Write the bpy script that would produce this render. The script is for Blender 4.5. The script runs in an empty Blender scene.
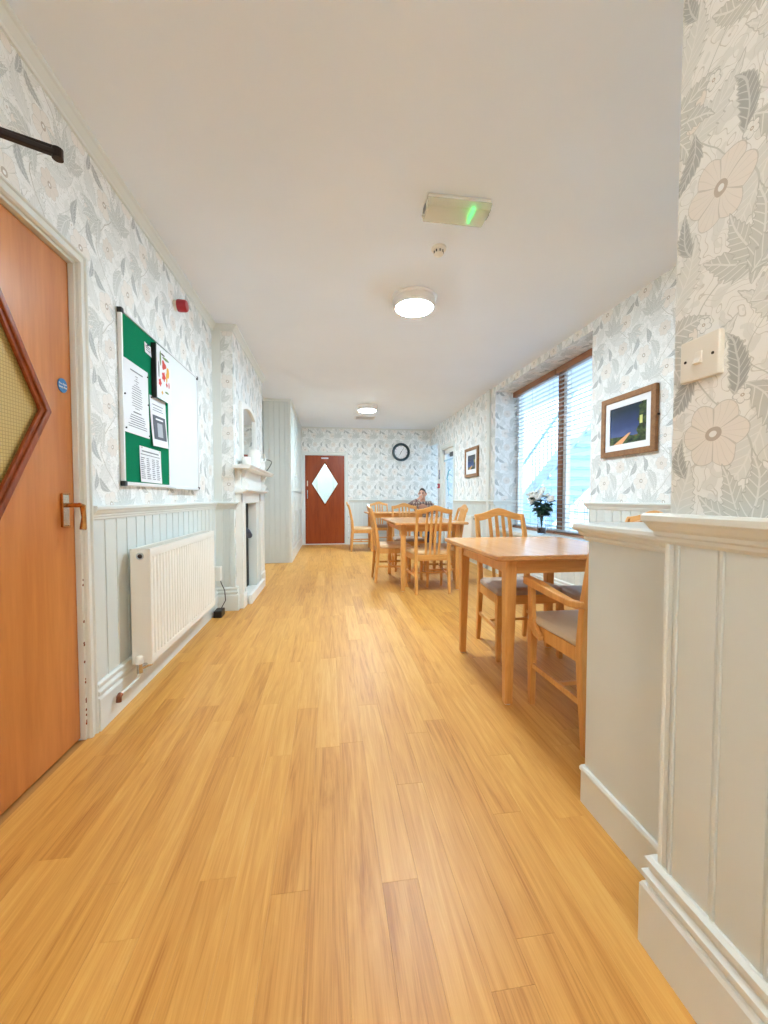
import bpy, math, random
from mathutils import Vector, Matrix
random.seed(7)
PI = math.pi
S = bpy.context.scene
C = S.collection

# ---------------------------------------------------------------- camera
CH = 1.06
YAW, PITCH = math.radians(7.92), math.radians(2.03)
cam = bpy.data.cameras.new('camera'); cam_o = bpy.data.objects.new('camera', cam); C.objects.link(cam_o)
cam.sensor_fit = 'VERTICAL'; cam.sensor_height = 24.0; cam.lens = 395.0 / 1024.0 * 24.0
cam.clip_start = 0.02
cam_o.location = (0, 0, CH)
cam_o.rotation_euler = (PI / 2 - PITCH, 0, -YAW)
S.camera = cam_o

# ---------------------------------------------------------------- world, daylight, exposure
S.view_settings.view_transform = 'Standard'
try: S.view_settings.look = 'None'
except Exception: pass
S.view_settings.gamma = 1.0
S.view_settings.use_curve_mapping = False
S.view_settings.exposure = 1.82
W = bpy.data.worlds.new('overcast_sky'); S.world = W; W.use_nodes = True
bg = W.node_tree.nodes['Background']
bg.inputs[0].default_value = (0.62, 0.82, 1.0, 1); bg.inputs[1].default_value = 1.7
sun = bpy.data.lights.new('sun', 'SUN'); sun.energy = 1.8; sun.angle = math.radians(3); sun.color = (1.0, 0.97, 0.93)
sun_o = bpy.data.objects.new('sun', sun); C.objects.link(sun_o); sun_o.rotation_euler = (0, math.radians(-42), math.radians(12))   # high, from behind the building: lights the yard, not the room
S.cycles.max_bounces = 14; S.cycles.diffuse_bounces = 9; S.cycles.transparent_max_bounces = 12
LAMP, WARM = 96.0, 28.0

def portal(name, loc, rot, sx, sy):
    l = bpy.data.lights.new(name, 'AREA'); l.shape = 'RECTANGLE'; l.size = sx; l.size_y = sy; l.cycles.is_portal = True
    o = bpy.data.objects.new(name, l); C.objects.link(o); o.location = loc; o.rotation_euler = rot
portal('window_portal', (2.86, 4.36, 1.58), (0, PI / 2, 0), 1.9, 2.1)

# ---------------------------------------------------------------- helpers
def srgb(r, g, b):
    f = lambda c: (c / 255 / 12.92) if c / 255 <= 0.04045 else ((c / 255 + 0.055) / 1.055) ** 2.4
    return (f(r), f(g), f(b), 1.0)

class MB:
    """collects shapes; build() links them as ONE mesh object"""
    def __init__(s): s.v = []; s.f = []
    def add(s, vs, fs):
        n = len(s.v); s.v += [tuple(p) for p in vs]; s.f += [tuple(i + n for i in f) for f in fs]; return s
    def box(s, x0, x1, y0, y1, z0, z1):
        return s.add([(x0, y0, z0), (x1, y0, z0), (x1, y1, z0), (x0, y1, z0), (x0, y0, z1), (x1, y0, z1), (x1, y1, z1), (x0, y1, z1)],
                     [(3, 2, 1, 0), (4, 5, 6, 7), (0, 1, 5, 4), (1, 2, 6, 5), (2, 3, 7, 6), (3, 0, 4, 7)])
    def loft(s, rings, caps=True, closed=True):
        n = len(rings[0]); vs = [p for r in rings for p in r]; fs = []
        for i in range(len(rings) - 1):
            for j in range(n if closed else n - 1):
                k = (j + 1) % n
                fs.append((i * n + j, i * n + k, (i + 1) * n + k, (i + 1) * n + j))
        if caps:
            fs.append(tuple(reversed(range(n)))); fs.append(tuple((len(rings) - 1) * n + j for j in range(n)))
        return s.add(vs, fs)
    def bar(s, pts, w, d, ref=(0, 1, 0)):
        """rectangular bar along pts; w across (perp. to ref), d along ref; w, d may be lists"""
        pts = [Vector(p) for p in pts]; rings = []; ref = Vector(ref)
        for i, p in enumerate(pts):
            t = (pts[min(i + 1, len(pts) - 1)] - pts[max(i - 1, 0)]).normalized()
            a = t.cross(ref).normalized(); b = a.cross(t).normalized()
            ww = w[i] if isinstance(w, (list, tuple)) else w; dd = d[i] if isinstance(d, (list, tuple)) else d
            rings.append([p + a * ww / 2 * sx + b * dd / 2 * sy for sx, sy in ((-1, -1), (1, -1), (1, 1), (-1, 1))])
        return s.loft(rings)
    def tube(s, pts, r, n=10, caps=True):
        pts = [Vector(p) for p in pts]; rings = []; up = None
        for i, p in enumerate(pts):
            t = (pts[min(i + 1, len(pts) - 1)] - pts[max(i - 1, 0)]).normalized()
            if up is None:
                up = t.orthogonal().normalized()
            up = (up - t * up.dot(t)); up = up.normalized() if up.length > 1e-6 else t.orthogonal().normalized()
            b = t.cross(up); rr = r[i] if isinstance(r, (list, tuple)) else r
            rings.append([p + (up * math.cos(2 * PI * k / n) + b * math.sin(2 * PI * k / n)) * rr for k in range(n)])
        return s.loft(rings, caps)
    def lathe(s, prof, o=(0, 0, 0), axis='Z', n=32, ringed=False):
        rings = []
        for r, h in prof:
            ring = []
            for k in range(n):
                a = 2 * PI * k / n; x, y = r * math.cos(a), r * math.sin(a)
                p = {'Z': (x, y, h), 'X': (h, x, y), 'Y': (y, h, x)}[axis]
                ring.append((p[0] + o[0], p[1] + o[1], p[2] + o[2]))
            rings.append(ring)
        if ringed: rings.append(rings[0])
        return s.loft(rings, not ringed)
    def prism(s, poly, a0, a1, axis='Y'):
        """polygon extruded along axis. poly pairs are the two other axes in xyz order"""
        def mk(p, a):
            return {'X': (a, p[0], p[1]), 'Y': (p[0], a, p[1]), 'Z': (p[0], p[1], a)}[axis]
        return s.loft([[mk(p, a0) for p in poly], [mk(p, a1) for p in poly]])
    def mesh(s, name, smooth=False):
        m = bpy.data.meshes.new(name); m.from_pydata(s.v, [], s.f); m.update()
        import bmesh
        b = bmesh.new(); b.from_mesh(m); bmesh.ops.recalc_face_normals(b, faces=b.faces); b.to_mesh(m); b.free()
        if smooth:
            for p in m.polygons: p.use_smooth = True
            try: m.set_sharp_from_angle(angle=math.radians(40))
            except Exception: pass
        return m
    def build(s, name, mat, parent=None, bevel=0, smooth=False, seg=2, sub=0):
        o = bpy.data.objects.new(name, s.mesh(name, smooth or sub > 0)); C.objects.link(o)
        if mat: o.data.materials.append(mat)
        if parent: o.parent = parent
        if sub:
            md = o.modifiers.new('sub', 'SUBSURF'); md.levels = sub; md.render_levels = sub
        if bevel:
            md = o.modifiers.new('bevel', 'BEVEL'); md.width = bevel; md.segments = seg; md.limit_method = 'ANGLE'
            md.angle_limit = math.radians(35)
        return o

def tag(o, label, cat, group=None, kind=None):
    o['label'] = label; o['category'] = cat
    if group: o['group'] = group
    if kind: o['kind'] = kind
    return o
def struct(o, label=None):
    o['kind'] = 'structure'
    if label: o['label'] = label
    return o
def empty(name, loc=(0, 0, 0), rz=0):
    o = bpy.data.objects.new(name, None); C.objects.link(o); o.location = loc; o.rotation_euler = (0, 0, rz); o.empty_display_size = 0.1
    return o
def copy_tree(o, parent=None):
    c = o.copy(); C.objects.link(c); c.parent = parent
    for ch in o.children: copy_tree(ch, c)
    return c
def sweep(poly, prof):
    """moulding: profile (out, z) swept along a plan polyline, out = left of travel, mitred"""
    P = [Vector((p[0], p[1])) for p in poly]; mb = MB(); rings = []
    for i, p in enumerate(P):
        d0 = (P[i] - P[i - 1]).normalized() if i else None
        d1 = (P[i + 1] - P[i]).normalized() if i < len(P) - 1 else None
        if d0 is None: d0 = d1
        if d1 is None: d1 = d0
        n0 = Vector((-d0.y, d0.x)); n1 = Vector((-d1.y, d1.x)); m = n0 + n1; m = m / max(m.dot(n0), 0.2)
        rings.append([(p.x + m.x * o, p.y + m.y * o, z) for o, z in prof])
    return mb.loft(rings)

# ---------------------------------------------------------------- materials
class G:
    """small node-expression helper"""
    def __init__(s, name):
        s.m = bpy.data.materials.new(name); s.m.use_nodes = True; s.nt = s.m.node_tree
        s.b = s.nt.nodes['Principled BSDF']
    def n(s, t, **kw):
        nd = s.nt.nodes.new(t)
        for k, v in kw.items(): setattr(nd, k, v)
        return nd
    def set(s, sock, v):
        if hasattr(v, 'is_output'): s.nt.links.new(v, sock)
        else: sock.default_value = v
    def M(s, op, a, b=None, c=None, clamp=False):
        nd = s.n('ShaderNodeMath', operation=op); nd.use_clamp = clamp
        for i, x in enumerate((a, b, c)):
            if x is not None: s.set(nd.inputs[i], x)
        return nd.outputs[0]
    def V(s, op, a, b=None, c=None):
        nd = s.n('ShaderNodeVectorMath', operation=op)
        for i, x in enumerate((a, b, c)):
            if x is not None: s.set(nd.inputs[i], x)
        return nd.outputs[0]
    def mix(s, f, a, b):
        nd = s.n('ShaderNodeMix', data_type='RGBA')
        s.set(nd.inputs[0], f); s.set(nd.inputs[6], a); s.set(nd.inputs[7], b); return nd.outputs[2]
    def noise(s, vec, scale, detail=3, rough=0.5):
        nd = s.n('ShaderNodeTexNoise'); s.set(nd.inputs['Vector'], vec); nd.inputs['Scale'].default_value = scale
        nd.inputs['Detail'].default_value = detail; nd.inputs['Roughness'].default_value = rough
        return nd
    def sep(s, v):
        nd = s.n('ShaderNodeSeparateXYZ'); s.set(nd.inputs[0], v); return nd.outputs
    def comb(s, x, y, z=0.0):
        nd = s.n('ShaderNodeCombineXYZ')
        for i, k in enumerate((x, y, z)): s.set(nd.inputs[i], k)
        return nd.outputs[0]
    def ramp(s, f, stops):
        nd = s.n('ShaderNodeValToRGB'); s.set(nd.inputs[0], f); e = nd.color_ramp.elements
        while len(e) < len(stops): e.new(0.5)
        for el, (p, c) in zip(e, stops): el.position = p; el.color = c
        return nd.outputs[0]
    def out(s, color=None, rough=0.5, metal=0.0, spec=0.5, bump=None, bs=0.2, bd=0.01):
        b = s.b
        if color is not None: s.set(b.inputs['Base Color'], color)
        s.set(b.inputs['Roughness'], rough); b.inputs['Metallic'].default_value = metal; b.inputs['Specular IOR Level'].default_value = spec
        if bump is not None:
            nd = s.n('ShaderNodeBump'); nd.inputs['Strength'].default_value = bs; nd.inputs['Distance'].default_value = bd
            s.set(nd.inputs['Height'], bump); s.nt.links.new(nd.outputs[0], b.inputs['Normal'])
        return s.m
    def obj(s): return s.n('ShaderNodeTexCoord').outputs['Object']
    def pos(s): return s.n('ShaderNodeNewGeometry').outputs['Position']

def plain(name, col, rough=0.5, metal=0.0, var=0.04, scale=6.0, spec=0.5, bs=0.05):
    g = G(name); nz = g.noise(g.obj(), scale, 4).outputs[0]
    d = tuple(c * (1 - var) for c in col[:3]) + (1,); l = tuple(min(1, c * (1 + var)) for c in col[:3]) + (1,)
    return g.out(g.ramp(nz, [(0.3, d), (0.7, l)]), rough, metal, spec, nz, bs, 0.002)
def emit(name, col, st):
    g = G(name); g.out(col); g.b.inputs['Emission Color'].default_value = col; g.b.inputs['Emission Strength'].default_value = st
    return g.m
def wood(name, base, dark, rough=0.35, axis=2, scale=1.0, contrast=1.0):
    g = G(name); o = g.obj(); rnd = g.n('ShaderNodeObjectInfo').outputs['Random']
    st = [14.0, 14.0, 14.0]; st[axis] = 1.3
    v = g.V('MULTIPLY', o, tuple(x * scale for x in st)); v = g.V('ADD', v, g.comb(g.M('MULTIPLY', rnd, 31.0), g.M('MULTIPLY', rnd, 17.0), 0.0))
    n1 = g.noise(v, 2.0, 5, 0.6); n1.inputs['Distortion'].default_value = 0.6
    n2 = g.noise(g.V('MULTIPLY', v, (4.0, 4.0, 4.0)), 3.0, 2).outputs[0]
    f = g.M('ADD', g.M('MULTIPLY', n1.outputs[0], 0.75), g.M('MULTIPLY', n2, 0.25))
    f = g.M('MULTIPLY_ADD', g.M('SUBTRACT', f, 0.5), contrast, 0.5)
    col = g.ramp(f, [(0.32, dark), (0.62, base)])
    return g.out(col, rough, 0.0, 0.4, f, 0.08, 0.001)

def wood_flat(*a, **k):
    m = wood(*a, **k)
    for l in list(m.node_tree.links):
        if l.to_socket.name == 'Normal' and l.to_node.type == 'BSDF_PRINCIPLED': m.node_tree.links.remove(l)
    return m

def make_wallpaper():
    g = G('floral_wallpaper')
    geo = g.n('ShaderNodeNewGeometry'); p = g.sep(geo.outputs['Position']); nr = g.sep(geo.outputs['Normal'])
    ax = g.M('GREATER_THAN', g.M('ABSOLUTE', nr[0]), 0.5); az = g.M('GREATER_THAN', g.M('ABSOLUTE', nr[2]), 0.5)
    ax = g.M('MAXIMUM', ax, az)
    u = g.M('ADD', p[0], g.M('MULTIPLY', ax, g.M('SUBTRACT', p[1], p[0])))
    v = g.M('ADD', p[2], g.M('MULTIPLY', az, g.M('SUBTRACT', p[0], p[2])))
    TW, TH = 0.52, 0.61
    uv0 = g.V('MULTIPLY', g.comb(u, v), (1.28, 1.28, 1.0))
    nz = g.noise(uv0, 9.0, 1); nzv = g.V('SUBTRACT', nz.outputs['Color'], (0.5, 0.5, 0.5))
    uv = g.V('ADD', uv0, g.V('MULTIPLY', nzv, (0.028, 0.028, 0.0)))
    BG = srgb(241, 243, 242); LEAF = srgb(206, 210, 207); LEAF2 = srgb(225, 228, 226); DK = srgb(176, 181, 181); FL = srgb(236, 233, 228); LINE = srgb(192, 191, 185); BR = srgb(192, 183, 173); EDGE = srgb(178, 182, 179)
    col = BG
    def local(cx, cy, ang):
        d = g.V('SUBTRACT', uv, (cx, cy, 0.0)); d = g.V('WRAP', d, (TW / 2, TH / 2, 1.0), (-TW / 2, -TH / 2, -1.0))
        r = g.n('ShaderNodeVectorRotate', rotation_type='Z_AXIS'); g.set(r.inputs['Vector'], d); r.inputs['Angle'].default_value = -math.radians(ang)
        return g.sep(r.outputs[0])
    def stem(u0, A, ph, w, c, k=1):
        nonlocal col
        s_ = g.sep(uv); sn = g.M('SINE', g.M('MULTIPLY_ADD', s_[1], 2 * PI * k / TH, ph))
        d = g.M('SUBTRACT', g.M('SUBTRACT', s_[0], u0), g.M('MULTIPLY', sn, A))
        d = g.M('ABSOLUTE', g.M('WRAP', d, TW / 2, -TW / 2))
        m = g.M('MULTIPLY', g.M('SUBTRACT', w, d), 700.0, clamp=True)
        col = g.mix(m, col, c)
    def leaf(cx, cy, ang, L, B, bend, ns, c, vein=None, vs=0.7):
        nonlocal col
        q = local(cx, cy, ang); x = q[0]
        xx = g.M('MULTIPLY', x, x)
        y = g.M('SUBTRACT', q[1], g.M('MULTIPLY', xx, bend)); ay = g.M('ABSOLUTE', y)
        env = g.M('MULTIPLY', g.M('MULTIPLY_ADD', xx, -1.0 / (L * L), 1.0), g.M('MULTIPLY_ADD', x, -0.45 / L, 1.0))
        ph = g.M('PINGPONG', g.M('MULTIPLY', g.M('ADD', x, g.M('MULTIPLY', ay, -1.1)), ns * 2.4), 1.0)
        w = g.M('MULTIPLY', g.M('MULTIPLY', env, B), g.M('MULTIPLY_ADD', ph, -0.26, 1.0))
        inside = g.M('LESS_THAN', g.M('ABSOLUTE', x), L)
        m = g.M('MULTIPLY', g.M('MULTIPLY', g.M('SUBTRACT', w, ay), 500.0, clamp=True), inside)
        col = g.mix(m, col, c)
        ed = g.M('MULTIPLY', g.M('LESS_THAN', g.M('ABSOLUTE', g.M('SUBTRACT', w, ay)), 0.0014), inside)
        col = g.mix(g.M('MULTIPLY', ed, 0.6), col, EDGE)
        if vein:
            v1 = g.M('LESS_THAN', ay, 0.0022); v2 = g.M('LESS_THAN', ph, 0.16)
            vv = g.M('MULTIPLY', g.M('MULTIPLY', g.M('MAXIMUM', v1, v2), m), vs)
            col = g.mix(vv, col, vein)
    def flower(cx, cy, R, n, c, line, cen, depth=0.22):
        nonlocal col
        q = local(cx, cy, 0); r = g.M('SQRT', g.M('ADD', g.M('MULTIPLY', q[0], q[0]), g.M('MULTIPLY', q[1], q[1])))
        th = g.M('ARCTAN2', q[1], q[0]); cs = g.M('ABSOLUTE', g.M('COSINE', g.M('MULTIPLY', th, n / 2.0)))
        Rr = g.M('MULTIPLY_ADD', cs, R * depth, R * (1 - depth))
        dd = g.M('SUBTRACT', Rr, r)
        m = g.M('MULTIPLY', dd, 500.0, clamp=True); col = g.mix(m, col, c)
        ed = g.M('MAXIMUM', g.M('LESS_THAN', g.M('ABSOLUTE', dd), 0.0013), g.M('MULTIPLY', g.M('LESS_THAN', cs, 0.10), m))
        st = g.M('MULTIPLY', g.M('LESS_THAN', g.M('ABSOLUTE', g.M('SINE', g.M('MULTIPLY', th, n * 2.0))), 0.16), g.M('MULTIPLY', m, 0.45))
        col = g.mix(g.M('MULTIPLY', g.M('MAXIMUM', ed, st), 0.6), col, line)
        ring = g.M('LESS_THAN', r, R * 0.22); col = g.mix(ring, col, cen)
        ring = g.M('LESS_THAN', r, R * 0.10); col = g.mix(ring, col, BG)
    wv = g.noise(g.V('MULTIPLY', uv0, (1.0, 1.0, 1.0)), 15.0, 1, 0.4).outputs[0]
    ln = g.M('LESS_THAN', g.M('PINGPONG', g.M('MULTIPLY', wv, 9.0), 0.5), 0.055)
    col = g.mix(g.M('MULTIPLY', ln, 0.55), col, LINE)
    bl = g.M('GREATER_THAN', g.noise(uv0, 22.0, 1).outputs[0], 0.56); col = g.mix(g.M('MULTIPLY', bl, 0.7), col, LEAF2)
    # pale underlying foliage, stems, blooms, then the stronger acanthus sprays
    for cx, cy, an, L_, B_, bd in ((0.05, 0.30, 60, .120, .048, 2.0), (0.46, 0.12, 115, .115, .046, -2.0), (0.22, 0.56, 20, .120, .044, 2.5), (0.40, 0.50, 150, .110, .044, -2.5), (0.28, 0.24, 300, .105, .046, 2.0), (0.10, 0.44, 200, .10, .042, -2.5), (0.20, 0.02, 170, .10, .040, 2.0)):
        leaf(cx, cy, an, L_, B_, bd, 34, LEAF2, BG, 0.6)
    stem(0.10, 0.10, 0.3, 0.0036, LINE); stem(0.36, 0.09, 2.4, 0.003, LEAF); stem(0.24, 0.05, 4.2, 0.0022, LEAF, 2)
    flower(0.37, 0.30, 0.088, 6, FL, LINE, BR)
    flower(0.10, 0.10, 0.082, 5, FL, LINE, BR)
    flower(0.13, 0.46, 0.066, 7, srgb(230, 226, 220), LINE, BR)
    flower(0.47, 0.55, 0.058, 5, FL, LINE, BR)
    for a, L_ in ((30, 0.085), (62, 0.11), (95, 0.12), (128, 0.11), (160, 0.085)):
        leaf(0.27 + 0.085 * math.cos(math.radians(a)), 0.05 + 0.085 * math.sin(math.radians(a)), a, L_ * 0.95, 0.036, 1.5 if a < 90 else -1.5, 36, LEAF, BG)
    for a, L_ in ((200, 0.10), (235, 0.12), (165, 0.09), (268, 0.09)):
        leaf(0.02 + 0.075 * math.cos(math.radians(a)), 0.58 + 0.075 * math.sin(math.radians(a)), a, L_ * 0.95, 0.034, 2.5, 36, LEAF, BG)
    leaf(0.215, 0.31, 250, 0.125, 0.042, 2.8, 34, LEAF, BG)
    leaf(0.46, 0.41, 300, 0.085, 0.030, 3.5, 44, DK, BG, 0.5)
    leaf(0.03, 0.20, 330, 0.070, 0.026, 3.5, 48, DK, BG, 0.5)
    leaf(0.31, 0.47, 80, 0.080, 0.028, -3.5, 44, DK, BG, 0.5)
    leaf(0.47, 0.24, 80, 0.060, 0.022, 4.0, 48, DK, BG, 0.5)
    for (x, y) in ((0.20, 0.20), (0.30, 0.38), (0.08, 0.36), (0.40, 0.585)):
        flower(x, y, 0.021, 5, BG, DK, BR, 0.3)
    return g.out(col, 0.62, 0.0, 0.3)

MAT = {}
MAT['wallpaper'] = make_wallpaper()
MAT['paint'] = plain('pale_grey_paint', srgb(213, 219, 216), 0.38, var=0.02, scale=3, bs=0.02)
MAT['trim'] = plain('pale_trim_paint', srgb(222, 226, 222), 0.32, var=0.02, scale=3, bs=0.02)
MAT['ceiling'] = plain('ceiling_paint', srgb(234, 241, 250), 0.8, var=0.015, scale=1.5, bs=0.02)
MAT['gloss_white'] = plain('white_gloss', srgb(236, 236, 232), 0.3, var=0.01)
MAT['radiator'] = plain('radiator_enamel', srgb(238, 236, 228), 0.3, var=0.01)
MAT['white_plastic'] = plain('white_plastic', srgb(236, 232, 222), 0.35, var=0.01)
MAT['brass'] = plain('worn_brass', srgb(190, 130, 70), 0.25, 0.9, var=0.2, scale=40)
MAT['brass_plate'] = plain('polished_plate', srgb(205, 190, 170), 0.2, 0.9, var=0.1, scale=40)
MAT['chrome'] = plain('chrome', srgb(200, 200, 198), 0.15, 1.0, var=0.05)
MAT['copper'] = plain('copper_pipe', srgb(150, 90, 65), 0.35, 0.8, var=0.2, scale=30)
MAT['black'] = plain('black_plastic', srgb(24, 22, 24), 0.4, var=0.1)
MAT['bronze'] = plain('dark_bronze', srgb(40, 30, 28), 0.35, 0.4, var=0.1)
MAT['alu'] = plain('aluminium', srgb(226, 228, 229), 0.35, 0.25, var=0.03)
MAT['red'] = plain('red_plastic', srgb(166, 14, 30), 0.35, var=0.05)
MAT['green_felt'] = plain('green_felt', srgb(10, 122, 84), 0.95, var=0.12, scale=300, spec=0.1, bs=0.3)
MAT['whiteboard'] = plain('whiteboard', srgb(228, 234, 236), 0.5, var=0.01)
MAT['beech'] = wood('beech_wood', srgb(226, 168, 96), srgb(205, 142, 72), 0.33)
MAT['beech_x'] = wood('beech_wood_across', srgb(226, 168, 96), srgb(205, 142, 72), 0.33, axis=0)
MAT['table_top'] = wood_flat('table_top_laminate', srgb(214, 158, 100), srgb(196, 136, 80), 0.24, axis=1, scale=0.7)
MAT['door'] = wood('stained_door_veneer', srgb(204, 132, 70), srgb(178, 104, 46), 0.3, scale=0.35, contrast=0.8)
MAT['door2'] = wood('red_brown_door_veneer', srgb(158, 70, 24), srgb(130, 48, 12), 0.28, scale=0.35)
MAT['door_bead'] = wood('dark_door_bead', srgb(150, 72, 30), srgb(112, 46, 16), 0.25)
MAT['frame_wood'] = wood('picture_frame_oak', srgb(156, 112, 70), srgb(122, 82, 48), 0.4, axis=0)
MAT['window_wood'] = wood('brown_window_wood', srgb(166, 118, 88), srgb(136, 92, 66), 0.35, axis=1)
MAT['tan_vinyl'] = plain('tan_seat_vinyl', srgb(216, 178, 130), 0.45, var=0.06)
MAT['grey_vinyl'] = plain('taupe_seat_vinyl', srgb(168, 146, 128), 0.38, var=0.06)
MAT['cream_vinyl'] = plain('cream_seat_vinyl', srgb(206, 190, 166), 0.38, var=0.05)
MAT['rubber'] = plain('cream_foot', srgb(220, 205, 180), 0.6)
MAT['paper'] = plain('white_paper', srgb(232, 234, 238), 0.5, var=0.01)
MAT['ink'] = plain('printed_grey', srgb(120, 122, 130), 0.6)
MAT['ink_dark'] = plain('printed_dark', srgb(84, 88, 98), 0.6)
MAT['lamp_body'] = plain('lamp_white', srgb(235, 232, 228), 0.4, var=0.01)
MAT['lamp'] = emit('lamp_diffuser', (0.70, 0.88, 1.0, 1), LAMP)
MAT['added_warm_lamp'] = emit('added_warm_diffuser', (1.0, 0.97, 0.90, 1), WARM)
MAT['lobby_lamp'] = emit('lobby_lamp', (0.9, 1.0, 1.0, 1), 34.0)
MAT['added_uplight'] = emit('added_uplight_glow', (0.98, 0.99, 1.0, 1), 38.0)
MAT['green_led'] = emit('green_led', (0.05, 1.0, 0.25, 1), 0.5)
MAT['slat'] = plain('backlit_white_slat', srgb(180, 180, 182), 0.4, var=0.01)  # white slats; their grey against the bright window is put into the colour
MAT['lobby'] = plain('white_lobby_paint', srgb(232, 238, 238), 0.8, var=0.02)
MAT['outside'] = plain('white_render', srgb(205, 220, 230), 0.8, var=0.02)
MAT['outside_grey'] = plain('pale_grey_steel', srgb(168, 196, 212), 0.6, var=0.04)
MAT['teal'] = plain('teal_enamel', srgb(120, 185, 195), 0.4)
MAT['navy'] = plain('navy_blue', srgb(42, 60, 110), 0.6)
MAT['brick'] = plain('pale_painted_brick', srgb(226, 216, 206), 0.8, var=0.08, scale=20, bs=0.3)
MAT['recess_dark'] = plain('recess_black', srgb(20, 20, 22), 0.6)
MAT['stone_white'] = plain('glazed_white_china', srgb(236, 234, 228), 0.2, var=0.02)
MAT['leafgreen'] = plain('dark_green_leaf', srgb(38, 62, 40), 0.45, var=0.35, scale=20)
MAT['petal'] = plain('white_petal', srgb(240, 238, 232), 0.6, var=0.03)
MAT['blue_sign'] = plain('blue_sign', srgb(28, 110, 170), 0.4, var=0.02)
MAT['skin'] = plain('skin', srgb(212, 160, 136), 0.5, var=0.04)
MAT['hair'] = plain('short_dark_hair', srgb(70, 62, 60), 0.7, var=0.2, scale=60)
MAT['denim'] = plain('dark_blue_denim', srgb(38, 48, 96), 0.8, var=0.15, scale=60)
MAT['shoe'] = plain('dark_shoe', srgb(40, 36, 36), 0.5)
def glass(name, col=(1, 1, 1, 1), rough=0.0, ior=1.45):
    g = G(name); b = g.b; b.inputs['Base Color'].default_value = col; b.inputs['Roughness'].default_value = rough
    b.inputs['Transmission Weight'].default_value = 1.0; b.inputs['IOR'].default_value = ior
    return g.m
def thin_glass(name, col, gloss=0.06):
    g = G(name); nt = g.nt; tr = g.n('ShaderNodeBsdfTransparent'); tr.inputs[0].default_value = col
    gl = g.n('ShaderNodeBsdfGlossy'); gl.inputs['Roughness'].default_value = 0.02
    mx = g.n('ShaderNodeMixShader'); mx.inputs[0].default_value = gloss
    nt.links.new(tr.outputs[0], mx.inputs[1]); nt.links.new(gl.outputs[0], mx.inputs[2])
    nt.links.new(mx.outputs[0], nt.nodes['Material Output'].inputs[0]); return g.m
MAT['window_glass'] = thin_glass('window_glass', (0.96, 0.98, 1.0, 1))
MAT['vase_glass'] = glass('vase_glass', (0.84, 0.90, 0.91, 1))
MAT['vase_dark'] = plain('dark_vase_gravel', srgb(60, 34, 40), 0.3, var=0.3, scale=60)
g = G('clear_diffuser'); tr_ = g.n('ShaderNodeBsdfTransparent'); tr_.inputs[0].default_value = (0.96, 0.96, 0.92, 1); mx_ = g.n('ShaderNodeMixShader'); mx_.inputs[0].default_value = 0.35
g.b.inputs['Base Color'].default_value = srgb(232, 228, 212); g.b.inputs['Roughness'].default_value = 0.25
g.nt.links.new(tr_.outputs[0], mx_.inputs[1]); g.nt.links.new(g.b.outputs[0], mx_.inputs[2]); g.nt.links.new(mx_.outputs[0], g.nt.nodes['Material Output'].inputs[0])
MAT['clear_plastic'] = g.m
g = G('mirror_glass'); MAT['mirror'] = g.out((0.85, 0.87, 0.86, 1), 0.02, 1.0)
# wired amber glass of the near door: yellowish with a fine square mesh
g = G('wired_amber_glass'); q = g.sep(g.obj())
def grid_lines(g, a, b, pitch, w):
    l1 = g.M('LESS_THAN', g.M('FRACT', g.M('DIVIDE', a, pitch)), w); l2 = g.M('LESS_THAN', g.M('FRACT', g.M('DIVIDE', b, pitch)), w)
    return g.M('MAXIMUM', l1, l2)
MAT['amber_glass'] = g.out(g.mix(g.M('MULTIPLY', grid_lines(g, q[1], q[2], 0.0125, 0.16), 0.55), srgb(196, 168, 100), srgb(120, 98, 52)), 0.25)
# pale frosted glass of the far door, lit from the bright room behind it
MAT['door_glass'] = thin_glass('far_door_glass', (0.95, 0.97, 0.96, 1), 0.04)
# plank floor
g = G('oak_vinyl_plank'); p_ = g.pos(); rnd = g.n('ShaderNodeObjectInfo').outputs['Random']
v = g.V('ADD', g.V('MULTIPLY', p_, (26.0, 1.5, 1.0)), g.comb(g.M('MULTIPLY', rnd, 57.0), g.M('MULTIPLY', rnd, 23.0), 0.0))
n1 = g.noise(v, 1.1, 5, 0.62); n1.inputs['Distortion'].default_value = 1.4
n2 = g.noise(g.V('MULTIPLY', v, (5.0, 1.6, 1.0)), 2.0, 3).outputs[0]
f = g.M('ADD', g.M('MULTIPLY', n1.outputs[0], 0.7), g.M('MULTIPLY', n2, 0.3))
f = g.M('ADD', f, g.M('MULTIPLY', g.M('SUBTRACT', rnd, 0.5), 0.17))
MAT['plank'] = g.out(g.ramp(f, [(0.26, srgb(172, 110, 42)), (0.42, srgb(202, 143, 66)), (0.58, srgb(215, 159, 80)), (0.78, srgb(226, 178, 102))]), 0.42, 0, 0.40, f, 0.05, 0.001)
MAT['subfloor'] = plain('floor_joint', srgb(182, 128, 68), 0.6)
# plaid shirt
g = G('plaid_shirt'); q = g.sep(g.obj())
a1 = g.M('LESS_THAN', g.M('FRACT', g.M('DIVIDE', g.M('ADD', q[0], q[1]), 0.07)), 0.5); a2 = g.M('LESS_THAN', g.M('FRACT', g.M('DIVIDE', q[2], 0.07)), 0.5)
c_ = g.mix(g.M('MULTIPLY', a1, 0.7), srgb(196, 180, 170), srgb(58, 44, 56)); c_ = g.mix(g.M('MULTIPLY', a2, 0.55), c_, srgb(98, 44, 50))
MAT['plaid'] = g.out(c_, 0.85)
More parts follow.
